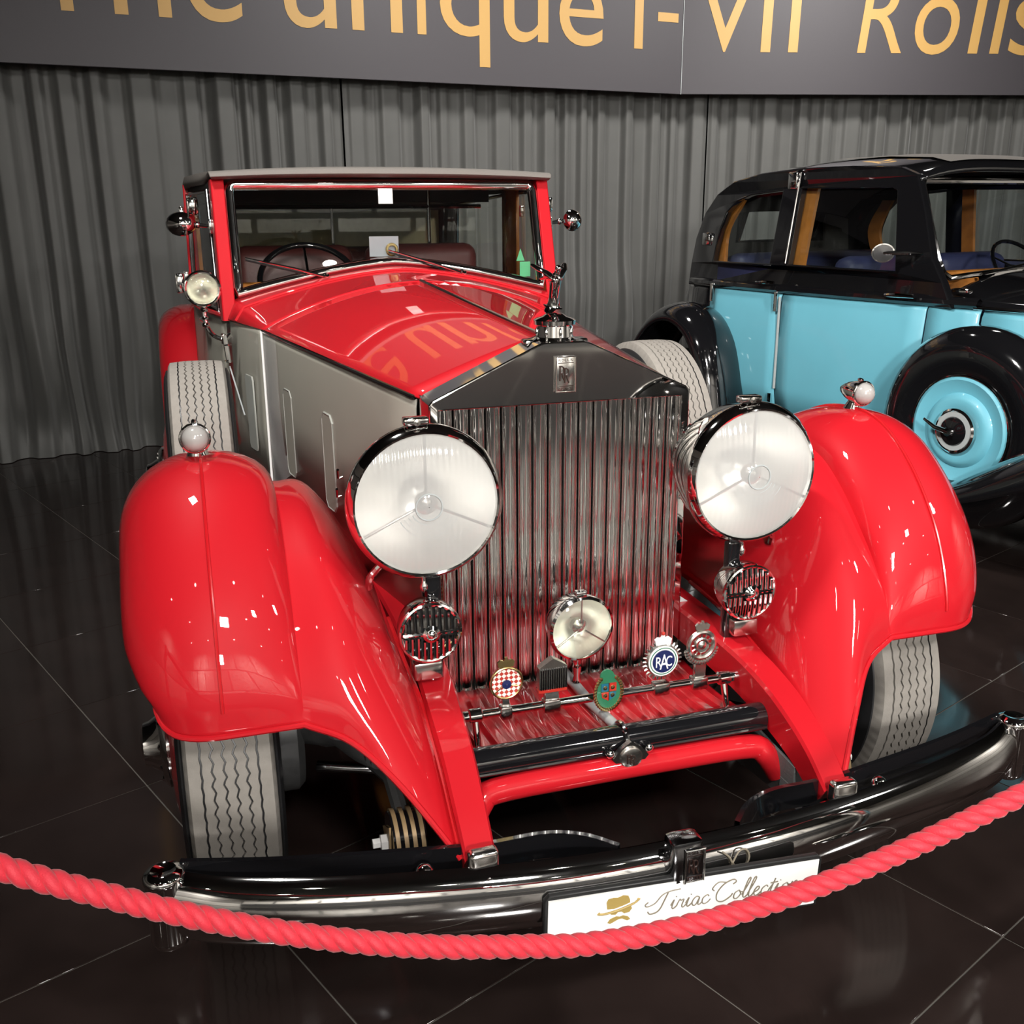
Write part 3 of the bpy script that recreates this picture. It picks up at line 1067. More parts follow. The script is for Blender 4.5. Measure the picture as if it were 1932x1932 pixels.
for sx in (1, -1):
    sp = P2('scuttle_side', side_panel(1.502, 1.985, .42, 1.128).side(sx), 'grey', 'grey green scuttle side', solid=.006)
    # vent flap in the scuttle side
    A_, B_ = arr([bw(1.60) + .009, 1.60, 0]), arr([bw(1.80) + .009, 1.80, 0])
    u_ = unit(B_ - A_)
    lp = [(.03, .69), (.04, .675), (.115, .675), (.125, .69), (.125, .935), (.115, .95), (.04, .95), (.03, .935)]
    obj('vent_flap', G().prism(lp, A_, u_, Z, np.cross(u_, Z), .006).side(sx), 'ventgrey', sp)
    d = P2('front_door', side_panel(1.99, 2.86, .42, 1.135, 10).side(sx), 'grey', 'grey green front door', solid=.006)
    q = arr([sx * (bw(2.25) + .02), 2.25, 1.10])
    obj('door_handle', G().tube([q + arr([0, -.06, 0]), q + arr([sx * .012, 0, .004]), q + arr([0, .07, 0])], .008, 8), 'chrome', d)
    for z in (1.05, .60):
        obj('door_hinge', G().rbox((sx * (bw(2.0) + .012), 2.0, z), (.02, .05, .04), .005, 2), 'chrome', d)
    P2('rear_quarter', side_panel(2.865, 4.5, .42, 1.135, 14).side(sx), 'grey', 'grey green rear body side', solid=.006)
    P2('waist_moulding', G().tube([(sx * (bw(y) + .004), y, 1.135) for y in np.linspace(1.97, 4.45, 26)], .011, 8), 'red', 'red waist moulding')
    P2('running_board', G().rbox((sx * .755, 2.15, .315), (.38, 1.75, .035), .008, 2), 'black', 'black running board')
P2('rear_panel', G().grid([[(x, 4.5 - .15 * (x / .45) ** 2 + (1.13 - z) * .12, z) for x in np.linspace(-.47, .47, 9)] for z in np.linspace(.42, 1.135, 6)]), 'grey', solid=.006)
P2('cabin_floor', G().box((0, 3.1, .44), (1.2, 2.6, .03)), 'satin')

# rear fenders
RP = [(2.72, .34), (2.80, .55), (2.93, .80), (3.15, 1.0), (3.45, 1.07), (3.8, 1.0), (4.1, .76), (4.25, .5), (4.3, .36)]
for sx in (1, -1):
    P = spline(RP, 34)
    rows = []
    for k in range(34):
        t = P[min(k + 1, 33)] - P[max(k - 1, 0)]
        t = t / np.linalg.norm(t)
        n = arr([-t[1], t[0]])
        row = []
        for s in np.linspace(-1, 1, 15):
            x = .82 + .15 * math.sin(s * PI / 2)
            d = .11 * (1 - math.cos(s * PI / 2))
            q = P[k] - n * d
            row.append((x, q[0], q[1]))
        rows.append(row)
    P2('rear_fender', G().grid(rows).side(sx), 'red', 'red rear fender', solid=.006)

# ---- windscreen, roof, cabin -------------------------------------
top = 1.622


def wsp(x, z):
    return (x, ws_y(z), z)


bot = [wsp(x, sill_z(x) + .012) for x in np.linspace(-.612, .612, 21)]
outl = bot + [wsp(.612, z) for z in np.linspace(1.24, top - .03, 5)] + [wsp(.606, top - .008), wsp(.59, top)] + [wsp(x, top) for x in np.linspace(.5, -.5, 9)] + \
       [wsp(-.59, top), wsp(-.606, top - .008)] + [wsp(-.612, z) for z in np.linspace(top - .03, 1.24, 5)]
wf = P2('windscreen_frame', G().tube(outl, .021, 10, closed=True), 'chrome', 'chrome windscreen frame')
pane = [(p[0], p[1], p[2]) for p in outl]
gp = G()
gp.add(pane + [wsp(0, 1.45)], [(i, (i + 1) % len(pane), len(pane)) for i in range(len(pane))])
obj('pane', gp, 'glass', wf, 'clear windscreen glass')
for sx in (1, -1):
    a, b = arr(wsp(.650, 1.125)), arr(wsp(.650, 1.64))
    sec = [(-.022, -.02), (.026, -.02), (.034, .02), (.034, .07), (-.022, .07)]
    rows = [[a + X * u + Y * v for u, v in sec], [b + X * u + Y * v for u, v in sec]]
    g = G().grid(rows, cv=True)
    P2('windscreen_pillar', g.side(sx), 'red', 'red windscreen pillar', bevel=.004)
    # wiper
    e0, e1 = (wsp(-.275, 1.275), wsp(-.575, 1.352)) if sx < 0 else (wsp(.275, 1.275), wsp(-.02, 1.372))
    e0, e1 = arr(e0) + arr([0, -.03, 0]), arr(e1) + arr([0, -.026, 0])
    wp = P2('wiper', G().tube([e0, e0 * .6 + e1 * .4 + arr([0, -.006, .004]), e1], [.006, .005, .003], 8), 'chrome', 'chrome windscreen wiper')
    obj('wiper_pivot', G().lathe([(.014, 0), (.014, .02), (.009, .03), (.001, .032)], e0 + arr([0, .01, -.012]), unit((0, -.7, .7)), 14), 'chrome', wp)
    obj('wiper_blade', G().tube([e0 * .75 + e1 * .25 + arr([0, .006, -.008]), e1 + arr([0, .006, -.008])], .004, 6), 'satin', wp)
# roof
rows = []
for y, hw, zc, ze, dr in ((2.052, .672, 1.648, 1.638, 0), (2.036, .678, 1.662, 1.648, 0), (2.040, .680, 1.678, 1.660, 0), (2.060, .682, 1.686, 1.668, 0), (2.2, .715, 1.694, 1.668, 0), (2.6, .775, 1.70, 1.665, 0), (3.1, .785, 1.70, 1.66, 0), (3.6, .77, 1.685, 1.645, 0),
                          (3.95, .74, 1.63, 1.59, 0), (4.15, .70, 1.50, 1.47, 0), (4.3, .64, 1.30, 1.28, 0), (4.38, .60, 1.14, 1.13, 0)):
    row = []
    hg = 0 if y < 2.1 else 1
    row.append((-hw + .006 * hg, y, ze - .045 * hg))
    row.append((-hw, y, ze - .02 * hg))
    for t in np.linspace(-1, 1, 19):
        row.append((hw * t * .995, y, ze + (zc - ze) * (1 - abs(t) ** 2.6)))
    row.append((hw, y, ze - .02 * hg))
    row.append((hw - .006 * hg, y, ze - .045 * hg))
    rows.append(row)
ro = P2('fabric_roof', G().grid(rows), 'hood_cloth', 'dark cloth roof with rounded front edge', solid=.02, smooth=60)
obj('roof_lining', G().grid([[(x * .97, y + .03, z - .03) for x, y, z in r[2:-2]] for r in rows[4:9]]), 'headlining', ro)
for sx in (1, -1):
    # door window frame, glass, pillars
    def sp(y, z, o=0.):
        return arr([sx * (bw(y) - .012 - (z - 1.13) * .02 + o), y, z])
    fr = [sp(2.12, 1.15), sp(2.80, 1.15), sp(2.80, 1.60), sp(2.19, 1.60)]
    wn = P2('door_window_frame', G().tube(fr, .010, 8, closed=True), 'darkchrome', 'dark plated door window frame')
    obj('pane', G().add(fr, [(0, 1, 2, 3)]), 'glass', wn)
    pil = P2('door_pillar', G().grid([[sp(2.82, z, u) + Y * v for u, v in ((-.03, 0), (.02, 0), (.02, .09), (-.03, .09))] for z in (1.13, 1.64)], cv=True), 'red', 'red pillar behind the front door', bevel=.004)
    for z in (1.52, 1.24):
        obj('pillar_hinge', G().rbox(sp(2.83, z, .032), (.022, .06, .055), .005, 2), 'chrome', pil)
    P2('hinge_lamp', G().rbox(sp(2.30, 1.545, .035), (.045, .05, .07), .012, 2), 'chrome', 'chrome side fitting beside the roof edge')
    fr = [sp(2.94, 1.15), sp(3.85, 1.15), sp(3.80, 1.56), sp(2.94, 1.60)]
    wn = P2('rear_window_frame', G().tube(fr, .010, 8, closed=True), 'darkchrome', 'dark plated rear side window frame')
    obj('pane', G().add(fr, [(0, 1, 2, 3)]), 'glass', wn)
    P2('roof_quarter', side_panel(3.87, 4.36, 1.13, 1.55, 6).side(sx), 'hood_cloth', 'dark cloth rear quarter', solid=.006)
    P2('roof_rail', G().grid([[sp(y, 1.605, 0), sp(y, 1.66, -.005)] for y in np.linspace(2.1, 3.9, 14)]), 'headlining', solid=.01)
    # mirror on its arm
    mc = arr([sx * .80, 2.10, 1.478])
    mr = P2('door_mirror', G().lathe([(.001, .03), (.022, .026), (.038, .012), (.045, -.006), (.043, -.012), (.001, -.014)] if sx > 0 else
                                     [(.001, .03), (.022, .026), (.038, .012), (.045, -.006), (.043, -.012), (.001, -.014)], mc, unit((sx * .25, -1, .05)), 28,
                                     squash=(1., 1.28) if sx < 0 else (1, 1)), 'chrome', 'chrome backed mirror on a short arm')
    obj('mirror_arm', G().tube([mc, mc + arr([-sx * .06, 0, -.004]), arr([sx * .69, 2.09, 1.468])], [.006, .009, .006], 8), 'chrome', mr)
    obj('arm_clamp', G().rbox((sx * .69, 2.085, 1.468), (.016, .02, .055), .004, 2), 'chrome', mr)
    obj('arm_knuckle', G().ball(mc + arr([-sx * .062, 0, -.004]), .013, 12), 'chrome', mr)
# scuttle spotlight on a curved arm (driver's side)
sc_ = arr([-.743, 1.75, 1.257])
sq = P2('scuttle_spotlight', G().lathe([(.001, .085), (.03, .08), (.052, .055), (.061, .015), (.063, 0), (.055, -.004)], sc_, Y, 32), 'chrome', 'chrome spotlight on a curved arm beside the windscreen')
obj('reflector', G().lathe([(.054, -.002), (.045, .02), (.025, .04), (.001, .05)], sc_, Y, 28), 'silver', sq)
obj('lens', G().lathe([(.055, -.004), (.04, -.012), (.02, -.017), (.001, -.018)], sc_, Y, 28), 'fog_lens', sq)
obj('rim', G().torus(sc_ + arr([0, -.003, 0]), Y, .059, .006, 32, 8), 'chrome', sq)
obj('arm', G().tube(spline([sc_ + arr([.0, .02, -.06]), sc_ + arr([.0, .02, -.12]), sc_ + arr([.02, .02, -.165]), sc_ + arr([.06, .02, -.185]), sc_ + arr([.085, .02, -.165])], 16), .0075, 8), 'chrome', sq)
for dz, r in ((-.075, .015), (-.105, .012), (-.13, .014)):
    obj('arm_collar', G().ball(sc_ + arr([0, .02, dz]), (r, r, r * .7), 12), 'chrome', sq)
obj('bracket', G().tube([sc_ + arr([.062, .015, -.17]), sc_ + arr([.07, .01, -.27])], .009, 8), 'chrome', sq)
obj('side_handle', G().rbox(sc_ + arr([-.075, .03, .02]), (.03, .03, .07), .008, 2), 'chrome', sq)
for dz in (-.205, -.262):
    obj('bracket_clip', G().lathe([(.004, -.004), (.018, 0), (.004, .004)], sc_ + arr([.068, .01, dz]), Z, 14), 'chrome', sq)
P2('fender_stay_wire', G().tube([(-.672, 1.76, .975), (-.635, 1.70, .80)], .003, 6), 'palegrey')

# cabin
P2('dashboard', G().rbox((0, 2.16, 1.17), (1.20, .06, .16), .02, 2), 'wood', 'varnished wooden dashboard')
wc = arr([-.30, 2.36, 1.235])
ax = unit((0, -.72, .70))
sw = P2('steering_wheel', G().torus(wc, ax, .205, .013, 48, 10), 'black', 'thin black steering wheel')
u1 = unit(np.cross(ax, X))
for a in (0, PI / 2, PI, 3 * PI / 2):
    d = math.cos(a) * X + math.sin(a) * u1
    obj('spoke', G().tube([wc + d * .02, wc + d * .2], .006, 8), 'darkchrome', sw)
obj('boss', G().lathe([(.04, -.02), (.04, .01), (.02, .02), (.001, .022)], wc, ax, 20), 'black', sw)
for sx in (-1, 1):
    st = P2('front_seat', G().rbox((sx * .31, 2.70, .80), (.56, .50, .22), .06, 3), 'maroon', 'maroon leather front seat')
    obj('seat_back', G().rbox((sx * .31, 2.93, 1.10), (.56, .14, .54), .06, 3), 'maroon', st)
P2('rear_bench', G().rbox((0, 3.95, 1.02), (1.2, .25, .62), .08, 3), 'maroon', 'maroon rear bench')
dv = P2('division_rail', G().tube([(-.66, 3.06, 1.545), (.655, 3.06, 1.545)], .010, 8), 'chrome', 'bright top rail of the cabin division')
obj('division_post', G().tube([(.385, 3.06, 1.16), (.385, 3.06, 1.66)], .009, 8), 'darkchrome', dv)
obj('division_post', G().tube([(-.10, 3.06, 1.16), (-.10, 3.06, 1.54)], .007, 8), 'darkchrome', dv)
obj('pane', G().add([(-.66, 3.06, 1.1), (.655, 3.06, 1.1), (.655, 3.06, 1.545), (-.66, 3.06, 1.545)], [(0, 1, 2, 3)]), 'glass', dv)
P2('division_header', G().box((0, 3.07, 1.615), (1.40, .02, .10)), 'headlining')
P2('hall_reflection_panel', G().grid([[(x, 4.10 - .1 * abs(x), z) for x in np.linspace(-.66, .66, 7)] for z in (1.05, 1.3, 1.58)]), 'cream', 'olive panel standing in for the hall reflected in the division glass', solid=.01)  # its colour stands in for the hall mirrored in the division glass
for sx in (1, -1):
    P2('door_capping', G().rbox((sx * .735, 2.80, 1.40), (.018, .24, .46), .006, 2), 'wood', 'varnished wooden pillar capping')
    P2('door_card', G().grid([[(sx * (bw(y) - .03), y, z) for y in np.linspace(2.05, 3.9, 8)] for z in (.5, 1.14)]), 'maroon')
# cards and a plain white rectangle behind the glass
wc_ = P2('windscreen_rectangle', G().box(wsp(-.008, 1.582), (.058, .002, .066)), 'white', 'white rectangle inside the windscreen top')
pc = P2('permit_sleeve', G().box(arr(wsp(-.03, 1.385)) + arr([0, .02, 0]), (.118, .002, .078)), 'whisper', 'clear sleeve with round gold emblem')
obj('round_emblem', G().torus(arr(wsp(0, 1.373)) + arr([0, .016, 0]), Y, .020, .006, 24, 6), 'brass', pc)
gc = P2('scent_card', G().box(arr(wsp(.556, 1.285)) + arr([0, .03, 0]), (.045, .002, .06)), 'green_card', 'green scent card hanging in the windscreen corner')
obj('card_patch', G().box(arr(wsp(.556, 1.292)) + arr([0, .028, 0]), (.03, .001, .025)), 'yellow_card', gc)
obj('card_tree', G().prism([(-.018, 0), (.018, 0), (0, .05)], arr(wsp(.54, 1.318)) + arr([0, .03, 0]), X, Z, Y, .002), 'green_card', gc)

# ---- headlamps, horns, fog lamp ----------------------------------
for sx in (1, -1):
    c = arr([sx * .364, -.192, .957])
    tl = sx * .02
    ax = unit((tl, -1, .0))
    hl = P2('headlamp', G().lathe([(.001, -.215), (.03, -.212), (.075, -.19), (.115, -.145), (.143, -.075), (.154, -.02), (.156, .0)], c, ax, 48), 'chrome', 'huge chrome headlamp with clear lens')
    obj('rim', G().lathe([(.156, -.012), (.1595, -.004), (.1585, .008), (.152, .020), (.147, .026), (.143, .024), (.142, .014)], c, ax, 56), 'chrome', hl)
    rf = obj('reflector', G().lathe([(.146, .012)] + [(r, .012 - .135 * (1 - (r / .146) ** 2)) for r in (.135, .12, .1, .08, .06, .04, .02, .001)], c, ax, 48), 'mirror', hl)
    obj('lens', G().lathe([(.1435, .018), (.12, .027), (.09, .034), (.05, .039), (.001, .041)], c, ax, 48), 'lens', hl)
    # tripod bar and bulb shield in front of the reflector
    for a in (90, 205, 335):
        d = math.cos(math.radians(a)) * X + math.sin(math.radians(a)) * Z
        obj('tripod_arm', G().tube([c + ax * .012 + d * .018, c + ax * .012 + d * .14], .0032, 8), 'nickel', hl)
    obj('bulb_shield', G().lathe([(.022, -.01), (.023, .006), (.014, .013), (.001, .015)], c + ax * .008, ax, 24), 'nickel', hl)
    obj('lens_ring', G().torus(c + ax * .041, ax, .0265, .0018, 28, 6), 'palegrey', hl)
    for q in range(4):
        arc = [c + ax * (.0385 - .001 * q) + (.036 + .009 * q) * (math.cos(t) * X + math.sin(t) * Z) for t in np.linspace(math.radians(205), math.radians(335), 14)]
        obj('lens_flute', G().tube(arc, .0012, 5), 'palegrey', hl)
    # rim lug on top and finial below
    obj('rim_lug', G().rbox(c + arr([-.015, -.004, .166]), (.05, .028, .016), .004, 2), 'chrome', hl)
    obj('lug_screw', G().lathe([(.007, 0), (.007, .003), (.001, .004)], c + arr([-.015, -.02, .166]), -Y, 12), 'silver', hl)
    obj('drain_finial', G().lathe([(.006, 0), (.010, .006), (.005, .012), (.005, .022), (.009, .028), (.009, .036), (.003, .044), (.001, .045)], c + arr([sx * .004, .02, -.155]), -Z, 14), 'chrome', hl)
    # post and bracket
    P2('lamp_post', G().rbox((sx * .348, -.165, .655), (.032, .026, .28), .006, 2), 'black', 'black lamp post')
    P2('lamp_bracket', G().tube(spline([(sx * .43, -.14, .835), (sx * .47, -.13, .79), (sx * .475, -.12, .76)], 8), .008, 8), 'chrome')
    # horn
    hc = arr([sx * .367, -.213, .686])
    hr = P2('horn', G().lathe([(.02, -.09), (.03, -.075), (.055, -.06), (.064, -.03), (.066, -.004), (.064, .004)], hc, -Y, 36), 'chrome', 'round chrome horn with slotted face')
    obj('horn_mesh', G().lathe([(.062, .0), (.001, .001)], hc, -Y, 28), 'satin', hr)
    obj('face_rim', G().torus(hc + arr([0, -.005, 0]), Y, .062, .0055, 36, 8), 'chrome', hr)
    for k in range(-4, 5):
        x = k * .0128
        L = math.sqrt(max(.058 ** 2 - x * x, 0))
        if abs(k) == 0:
            segs = [(-L, -.018), (.018, L)]
        else:
            segs = [(-L, -.006), (.006, L)] if abs(k) > 1 else [(-L, -.016), (.016, L)]
        for a, b in segs:
            bg = G().tube([hc + arr([x, -.006 - .006 * (1 - (q / .06) ** 2), q]) for q in np.linspace(a, b, 7)], .0046, 8)
            obj('face_bar', bg, 'chrome', hr)
    obj('cross_bar', G().tube([hc + arr([-.057, -.008, 0]), hc + arr([0, -.012, 0]), hc + arr([.057, -.008, 0])], .004, 6), 'chrome', hr)
    obj('centre_boss', G().lathe([(.018, 0), (.018, .006), (.012, .010), (.010, .008), (.006, .012), (.001, .013)], hc + arr([0, -.010, 0]), -Y, 24), 'chrome', hr)
    obj('horn_foot', G().rbox(hc + arr([sx * .004, .03, -.092]), (.062, .05, .040), .006, 2), 'nickel', hr)
    P2('stay_plate', G().prism([(0, 0), (.075, -.055), (.075, -.09), (0, -.07)] if sx > 0 else [(0, 0), (0, -.07), (-.075, -.09), (-.075, -.055)], (sx * .307, .04, .60), X, Z, Y, .006), 'palegrey', 'pale grey stay plate beside the radiator')
fc = arr([0, -.118, .608])
fl = P2('fog_lamp', G().lathe([(.001, -.095), (.03, -.09), (.052, -.075), (.068, -.045), (.075, -.01), (.077, .0)], fc, unit((.05, -1, -.03)), 40), 'chrome', 'round chrome centre fog lamp')
fa = unit((.05, -1, -.03))
obj('rim', G().lathe([(.077, -.012), (.0795, 0), (.078, .008), (.072, .012), (.070, .008)], fc, fa, 40), 'chrome', fl)
obj('reflector', G().lathe([(.071, .006), (.06, -.018), (.04, -.042), (.02, -.054), (.001, -.058)], fc, fa, 36), 'mirror', fl)
obj('lens', G().lathe([(.0715, .007), (.06, .014), (.04, .02), (.001, .024)], fc, fa, 36), 'fog_lens', fl)
obj('bulb_shield', G().lathe([(.018, -.02), (.018, -.005), (.008, .002), (.001, .003)], fc, fa, 20), 'nickel', fl)
for a in (90, 215, 325):
    d = math.cos(math.radians(a)) * X + math.sin(math.radians(a)) * Z
    obj('tripod_arm', G().tube([fc + fa * .004 + d * .012, fc + fa * .004 + d * .07], .0022, 6), 'nickel', fl)
obj('rim_lug', G().rbox(fc + arr([-.002, -.002, .083]), (.026, .02, .014), .003, 2), 'chrome', fl)
obj('lamp_stem', G().lathe([(.012, 0), (.012, .012), (.008, .02), (.011, .03), (.008, .05), (.012, .065)], fc + arr([0, .02, -.078]), -Z, 14), 'chrome', fl)

# ---- apron, tubes, badge bar -------------------------------------
rows = []
for f in np.linspace(0, 1, 10):
    y = -.010 - .335 * f
    z = .432 + .018 * f - .014 * math.sin(f * PI)
    row = []
    for x in np.linspace(-.318, .318, 160):
        ph = (x / .0385) % 1.0
        rid = .010 * max(0, 1 - abs(ph - .5) / .18)
        row.append((x, y, z + rid * (1 if .03 < f else .4)))
    rows.append(row)
P2('ribbed_apron', G().grid(rows), 'red', 'red ribbed apron below the radiator', solid=.003, smooth=50)
P2('cross_tube', G().tube([(-.328, -.362, .457), (.328, -.362, .457)], .030, 24), 'black', 'black cross tube')
P2('tube_rib', G().tube([(-.326, -.390, .444), (.326, -.390, .444)], .005, 8), 'black')
rows = []
for t, p in zip(np.linspace(0, 1, 30), spline([(-.345, -.42, .345), (-.318, -.405, .39), (-.28, -.395, .408), (-.1, -.395, .412), (.1, -.395, .412), (.28, -.395, .408), (.318, -.405, .39), (.345, -.42, .345)], 30)):
    rows.append(p)
P2('front_valance', G().tube(rows, .026, 16), 'red', 'rolled red lower valance')
P2('valance_skirt', G().grid([[(x, -.385 + .35 * f, .412 - .05 * f) for x in np.linspace(-.33, .33, 5)] for f in (0, .5, 1)]), 'satin', solid=.004)
P2('crank_tube', G().tube([(0, -.02, .450), (0, -.18, .452), (0, -.335, .470)], .012, 12), 'palegrey', 'pale grey starting handle tube')
ce = P2('crank_cover', G().prism([(.034 * math.cos(a) * (1.18 if i % 2 == 0 else .95), .030 * math.sin(a) * (1.18 if i % 2 == 0 else .95)) for i, a in enumerate(np.linspace(0, 2 * PI, 8, endpoint=False))], (0, -.400, .441), X, Z, -Y, .012), 'nickel', 'plated crank cover with monogram')
obj('cover_boss', G().lathe([(.024, 0), (.024, .004), (.020, .006), (.001, .006)], (0, -.412, .441), -Y, 24), 'silver', ce)
g = G()
for dx in (-.010, -.003):
    for st in stroke_R(0, 0, .020):
        g.tube([(dx + p[0], -.419, .431 + p[1] - (.003 if dx > -.005 else 0)) for p in st], .0011, 5)
obj('monogram', g, 'dark_ink', ce)
for sx in (-1, 1):
    obj('cover_lug', G().lathe([(.009, 0), (.009, .014), (.005, .018), (.001, .019)], (sx * .043, -.394, .452), -Y, 12), 'chrome', ce)
obj('cover_strap', G().torus((0, -.362, .457), X, .033, .006, 28, 8), 'darkchrome', ce)
# badge bar
bb = P2('badge_bar', G().tube([(-.325, -.262, .507), (.325, -.262, .507)], .0095, 14), 'chrome', 'chrome badge bar across the apron')
for sx in (-1, 1):
    obj('bar_collar', G().lathe([(.010, -.016), (.015, -.012), (.015, .012), (.010, .016)], (sx * .288, -.262, .507), X, 18), 'chrome', bb)
    obj('bar_post', G().tube([(sx * .288, -.262, .507), (sx * .288, -.285, .44)], .0075, 10), 'chrome', bb)
    obj('bar_end', G().lathe([(.0095, 0), (.0115, .004), (.0115, .03), (.001, .032)], (sx * .296, -.262, .507), X * sx, 16), 'chrome', bb)
for x in (-.223, -.122, .132, .224):
    obj('badge_clamp', G().rbox((x, -.266, .508), (.026 if x < -.2 else .038, .026, .030), .005, 2), 'nickel', bb)


def crown_shape(s):
    return [(-s, 0), (s, 0), (s * 1.15, s * .7), (s * .75, s * 1.0), (s * .35, s * .9), (s * .18, s * 1.1), (s * .18, s * 1.35), (-s * .18, s * 1.35), (-s * .18, s * 1.1), (-s * .35, s * .9), (-s * .75, s * 1.0), (-s * 1.15, s * .7)]


yb = -.272
# lozenge badge with crown
bz = .577
b1 = P2('lozenge_badge', G().lathe([(.001, -.004), (.033, -.004), (.036, 0), (.033, .004), (.031, .003), (.001, .003)], (-.223, yb, bz), -Y, 36), 'lozenge', 'round red and white lozenge badge with a gilt crown')
obj('badge_rim', G().torus((-.223, yb - .002, bz), Y, .034, .003, 36, 8), 'brass', b1)
obj('crown', G().prism(crown_shape(.016), (-.223, yb + .002, bz + .036), X, Z, -Y, .005), 'brass', b1)
obj('centre_disc', G().lathe([(.010, 0), (.010, .003), (.001, .004)], (-.223, yb - .003, bz - .002), -Y, 20), 'enamel_blue', b1)
obj('badge_stem', G().box((-.223, yb + .004, bz - .048), (.015, .004, .035)), 'nickel', b1)
obj('badge_ray', G().tube([(-.248, yb - .005, bz - .018), (-.232, yb - .005, bz - .006)], .0013, 5), 'brass', b1)
obj('badge_ray', G().tube([(-.198, yb - .005, bz - .008), (-.213, yb - .005, bz - .005)], .0013, 5), 'brass', b1)
# small radiator-shaped badge
b2 = P2('radiator_badge', G().prism([(-.031, -.026), (.031, -.026), (.031, .022), (.02, .030), (.0, .042), (-.02, .030), (-.031, .022)], (-.122, yb + .01, .578), X, Z, -Y, .018), 'silver', 'miniature radiator badge')
for k in range(12):
    obj('badge_fin', G().box((-.122 - .0275 + k * .005, yb - .0095, .575), (.0026, .004, .046)), 'darkchrome', b2)
obj('badge_base', G().rbox((-.122, yb + .004, .546), (.064, .022, .009), .002, 1), 'enamel_red', b2)
obj('badge_stem', G().rbox((-.122, yb + .005, .530), (.034, .010, .026), .003, 1), 'nickel', b2)
# green oval crest badge
gx, gz = .002, .525
b3 = P2('green_crest_badge', G().lathe([(.001, -.004), (.031, -.004), (.033, 0), (.031, .003), (.001, .003)], (gx, yb - .008, gz), -Y, 36, squash=(1.3, 1.)), 'enamel_green', 'oval green crest badge with quartered shield and gilt wreath')
wg = G()
for k in range(30):
    a = math.radians(-55 + k * (290 / 29) - 90 + 55 - 55)
    a = math.radians(125 + k * 290 / 29)
    wg.ball((gx + .031 * math.cos(a), yb - .012, gz + .0405 * math.sin(a)), (.0048, .003, .0048), 8)
obj('wreath', wg, 'brass', b3)
obj('badge_tip', G().lathe([(.001, 0), (.016, 0), (.016, .004), (.001, .004)], (gx - .004, yb - .008, gz + .038), -Y, 20), 'enamel_green', b3)
for qx, qz, mm in ((-1, 1, 'enamel_teal'), (1, 1, 'enamel_red'), (-1, -1, 'enamel_red'), (1, -1, 'enamel_teal')):
    pol = [(0, 0), (.0165, 0), (.0165, .018), (0, .018)] if qz > 0 else [(0, 0), (.0165, 0), (.014, -.012), (.0, -.021)]
    pol = [(p[0] * qx, p[1]) for p in pol]
    if qx * qz < 0:
        pol = pol[::-1]
    q_ = obj('shield_quarter', G().prism(pol, (gx + qx * .0008, yb - .011, gz + .003 + qz * .0008), X, Z, -Y, .002), mm, b3)
    obj('charge', G().lathe([(.005, 0), (.005, .001), (.001, .0015)], (gx + qx * .0085, yb - .0128, gz + .003 + qz * .009), -Y, 8), 'brass', b3)
obj('shield_cross', G().box((gx, yb - .013, gz + .003), (.0018, .002, .040)).box((gx, yb - .013, gz + .003), (.034, .002, .0018)), 'brass', b3)
# round blue badge with three letters
rx, rz = .131, .577
b4 = P2('blue_letter_badge', G().lathe([(.001, -.005), (.038, -.005), (.040, 0), (.036, .004), (.001, .004)], (rx, yb, rz), -Y, 40), 'silver', 'round badge with blue centre and white letters RAC')
sg = G()
for k in range(28):
    a = 2 * PI * k / 28
    sg.tube([(rx + .037 * math.cos(a), yb + .001, rz + .037 * math.sin(a)), (rx + .046 * math.cos(a), yb + .001, rz + .046 * math.sin(a))], [.0032, .0018], 6)
obj('sun_ray', sg, 'silver', b4)
obj('enamel_ring', G().lathe([(.001, 0), (.0345, 0), (.0345, .002), (.001, .002)], (rx, yb - .004, rz), -Y, 36), 'white', b4)
obj('enamel_disc', G().lathe([(.001, 0), (.026, 0), (.026, .002), (.001, .002)], (rx, yb - .006, rz), -Y, 36), 'enamel_blue', b4)
obj('ring_line', G().torus((rx, yb - .0062, rz), Y, .0305, .0012, 36, 6), 'enamel_green', b4)
for ch, x0, x1, z0, z1 in (('R', -.019, -.005, -.012, .012), ('A', -.010, .010, -.017, .017), ('C', .005, .019, -.012, .012)):
    obj('badge_letter', glyph(ch, rx + x0, rx + x1, rz + z0, rz + z1, (0, yb - .0088 - (.001 if ch == 'A' else 0), 0), X, Z, -Y, .001), 'white', b4)
obj('crown', G().prism(crown_shape(.017), (rx, yb + .003, rz + .037), X, Z, -Y, .006), 'white', b4)
obj('crown_tip', G().ball((rx, yb, rz + .062), .005, 10), 'enamel_red', b4)
# silver wheel badge with crown
vx, vz = .224, .600
b5 = P2('wheel_badge', G().torus((vx, yb, vz), Y, .030, .006, 36, 8), 'silver', 'silver wheel badge with a crown and wreath')
obj('wheel_hub', G().lathe([(.018, -.003), (.018, .003), (.015, .005), (.010, .004), (.006, .007), (.001, .008)], (vx, yb, vz), -Y, 24), 'silver', b5)
for k in range(12):
    a = 2 * PI * k / 12
    obj('wheel_spoke', G().tube([(vx + .016 * math.cos(a), yb, vz + .016 * math.sin(a)), (vx + .03 * math.cos(a), yb, vz + .03 * math.sin(a))], .0018, 5), 'silver', b5)
obj('crown', G().prism(crown_shape(.015), (vx, yb + .003, vz + .036), X, Z, -Y, .006), 'silver', b5)
wg = G()
for k in range(16):
    a = math.radians(190 + k * 160 / 15)
    wg.ball((vx + .036 * math.cos(a), yb - .001, vz - .006 + .036 * math.sin(a)), (.007, .004, .006), 8)
obj('wreath', wg, 'silver', b5)
obj('badge_stem', G().rbox((vx, yb + .004, vz - .058), (.030, .008, .045), .003, 1), 'silver', b5)

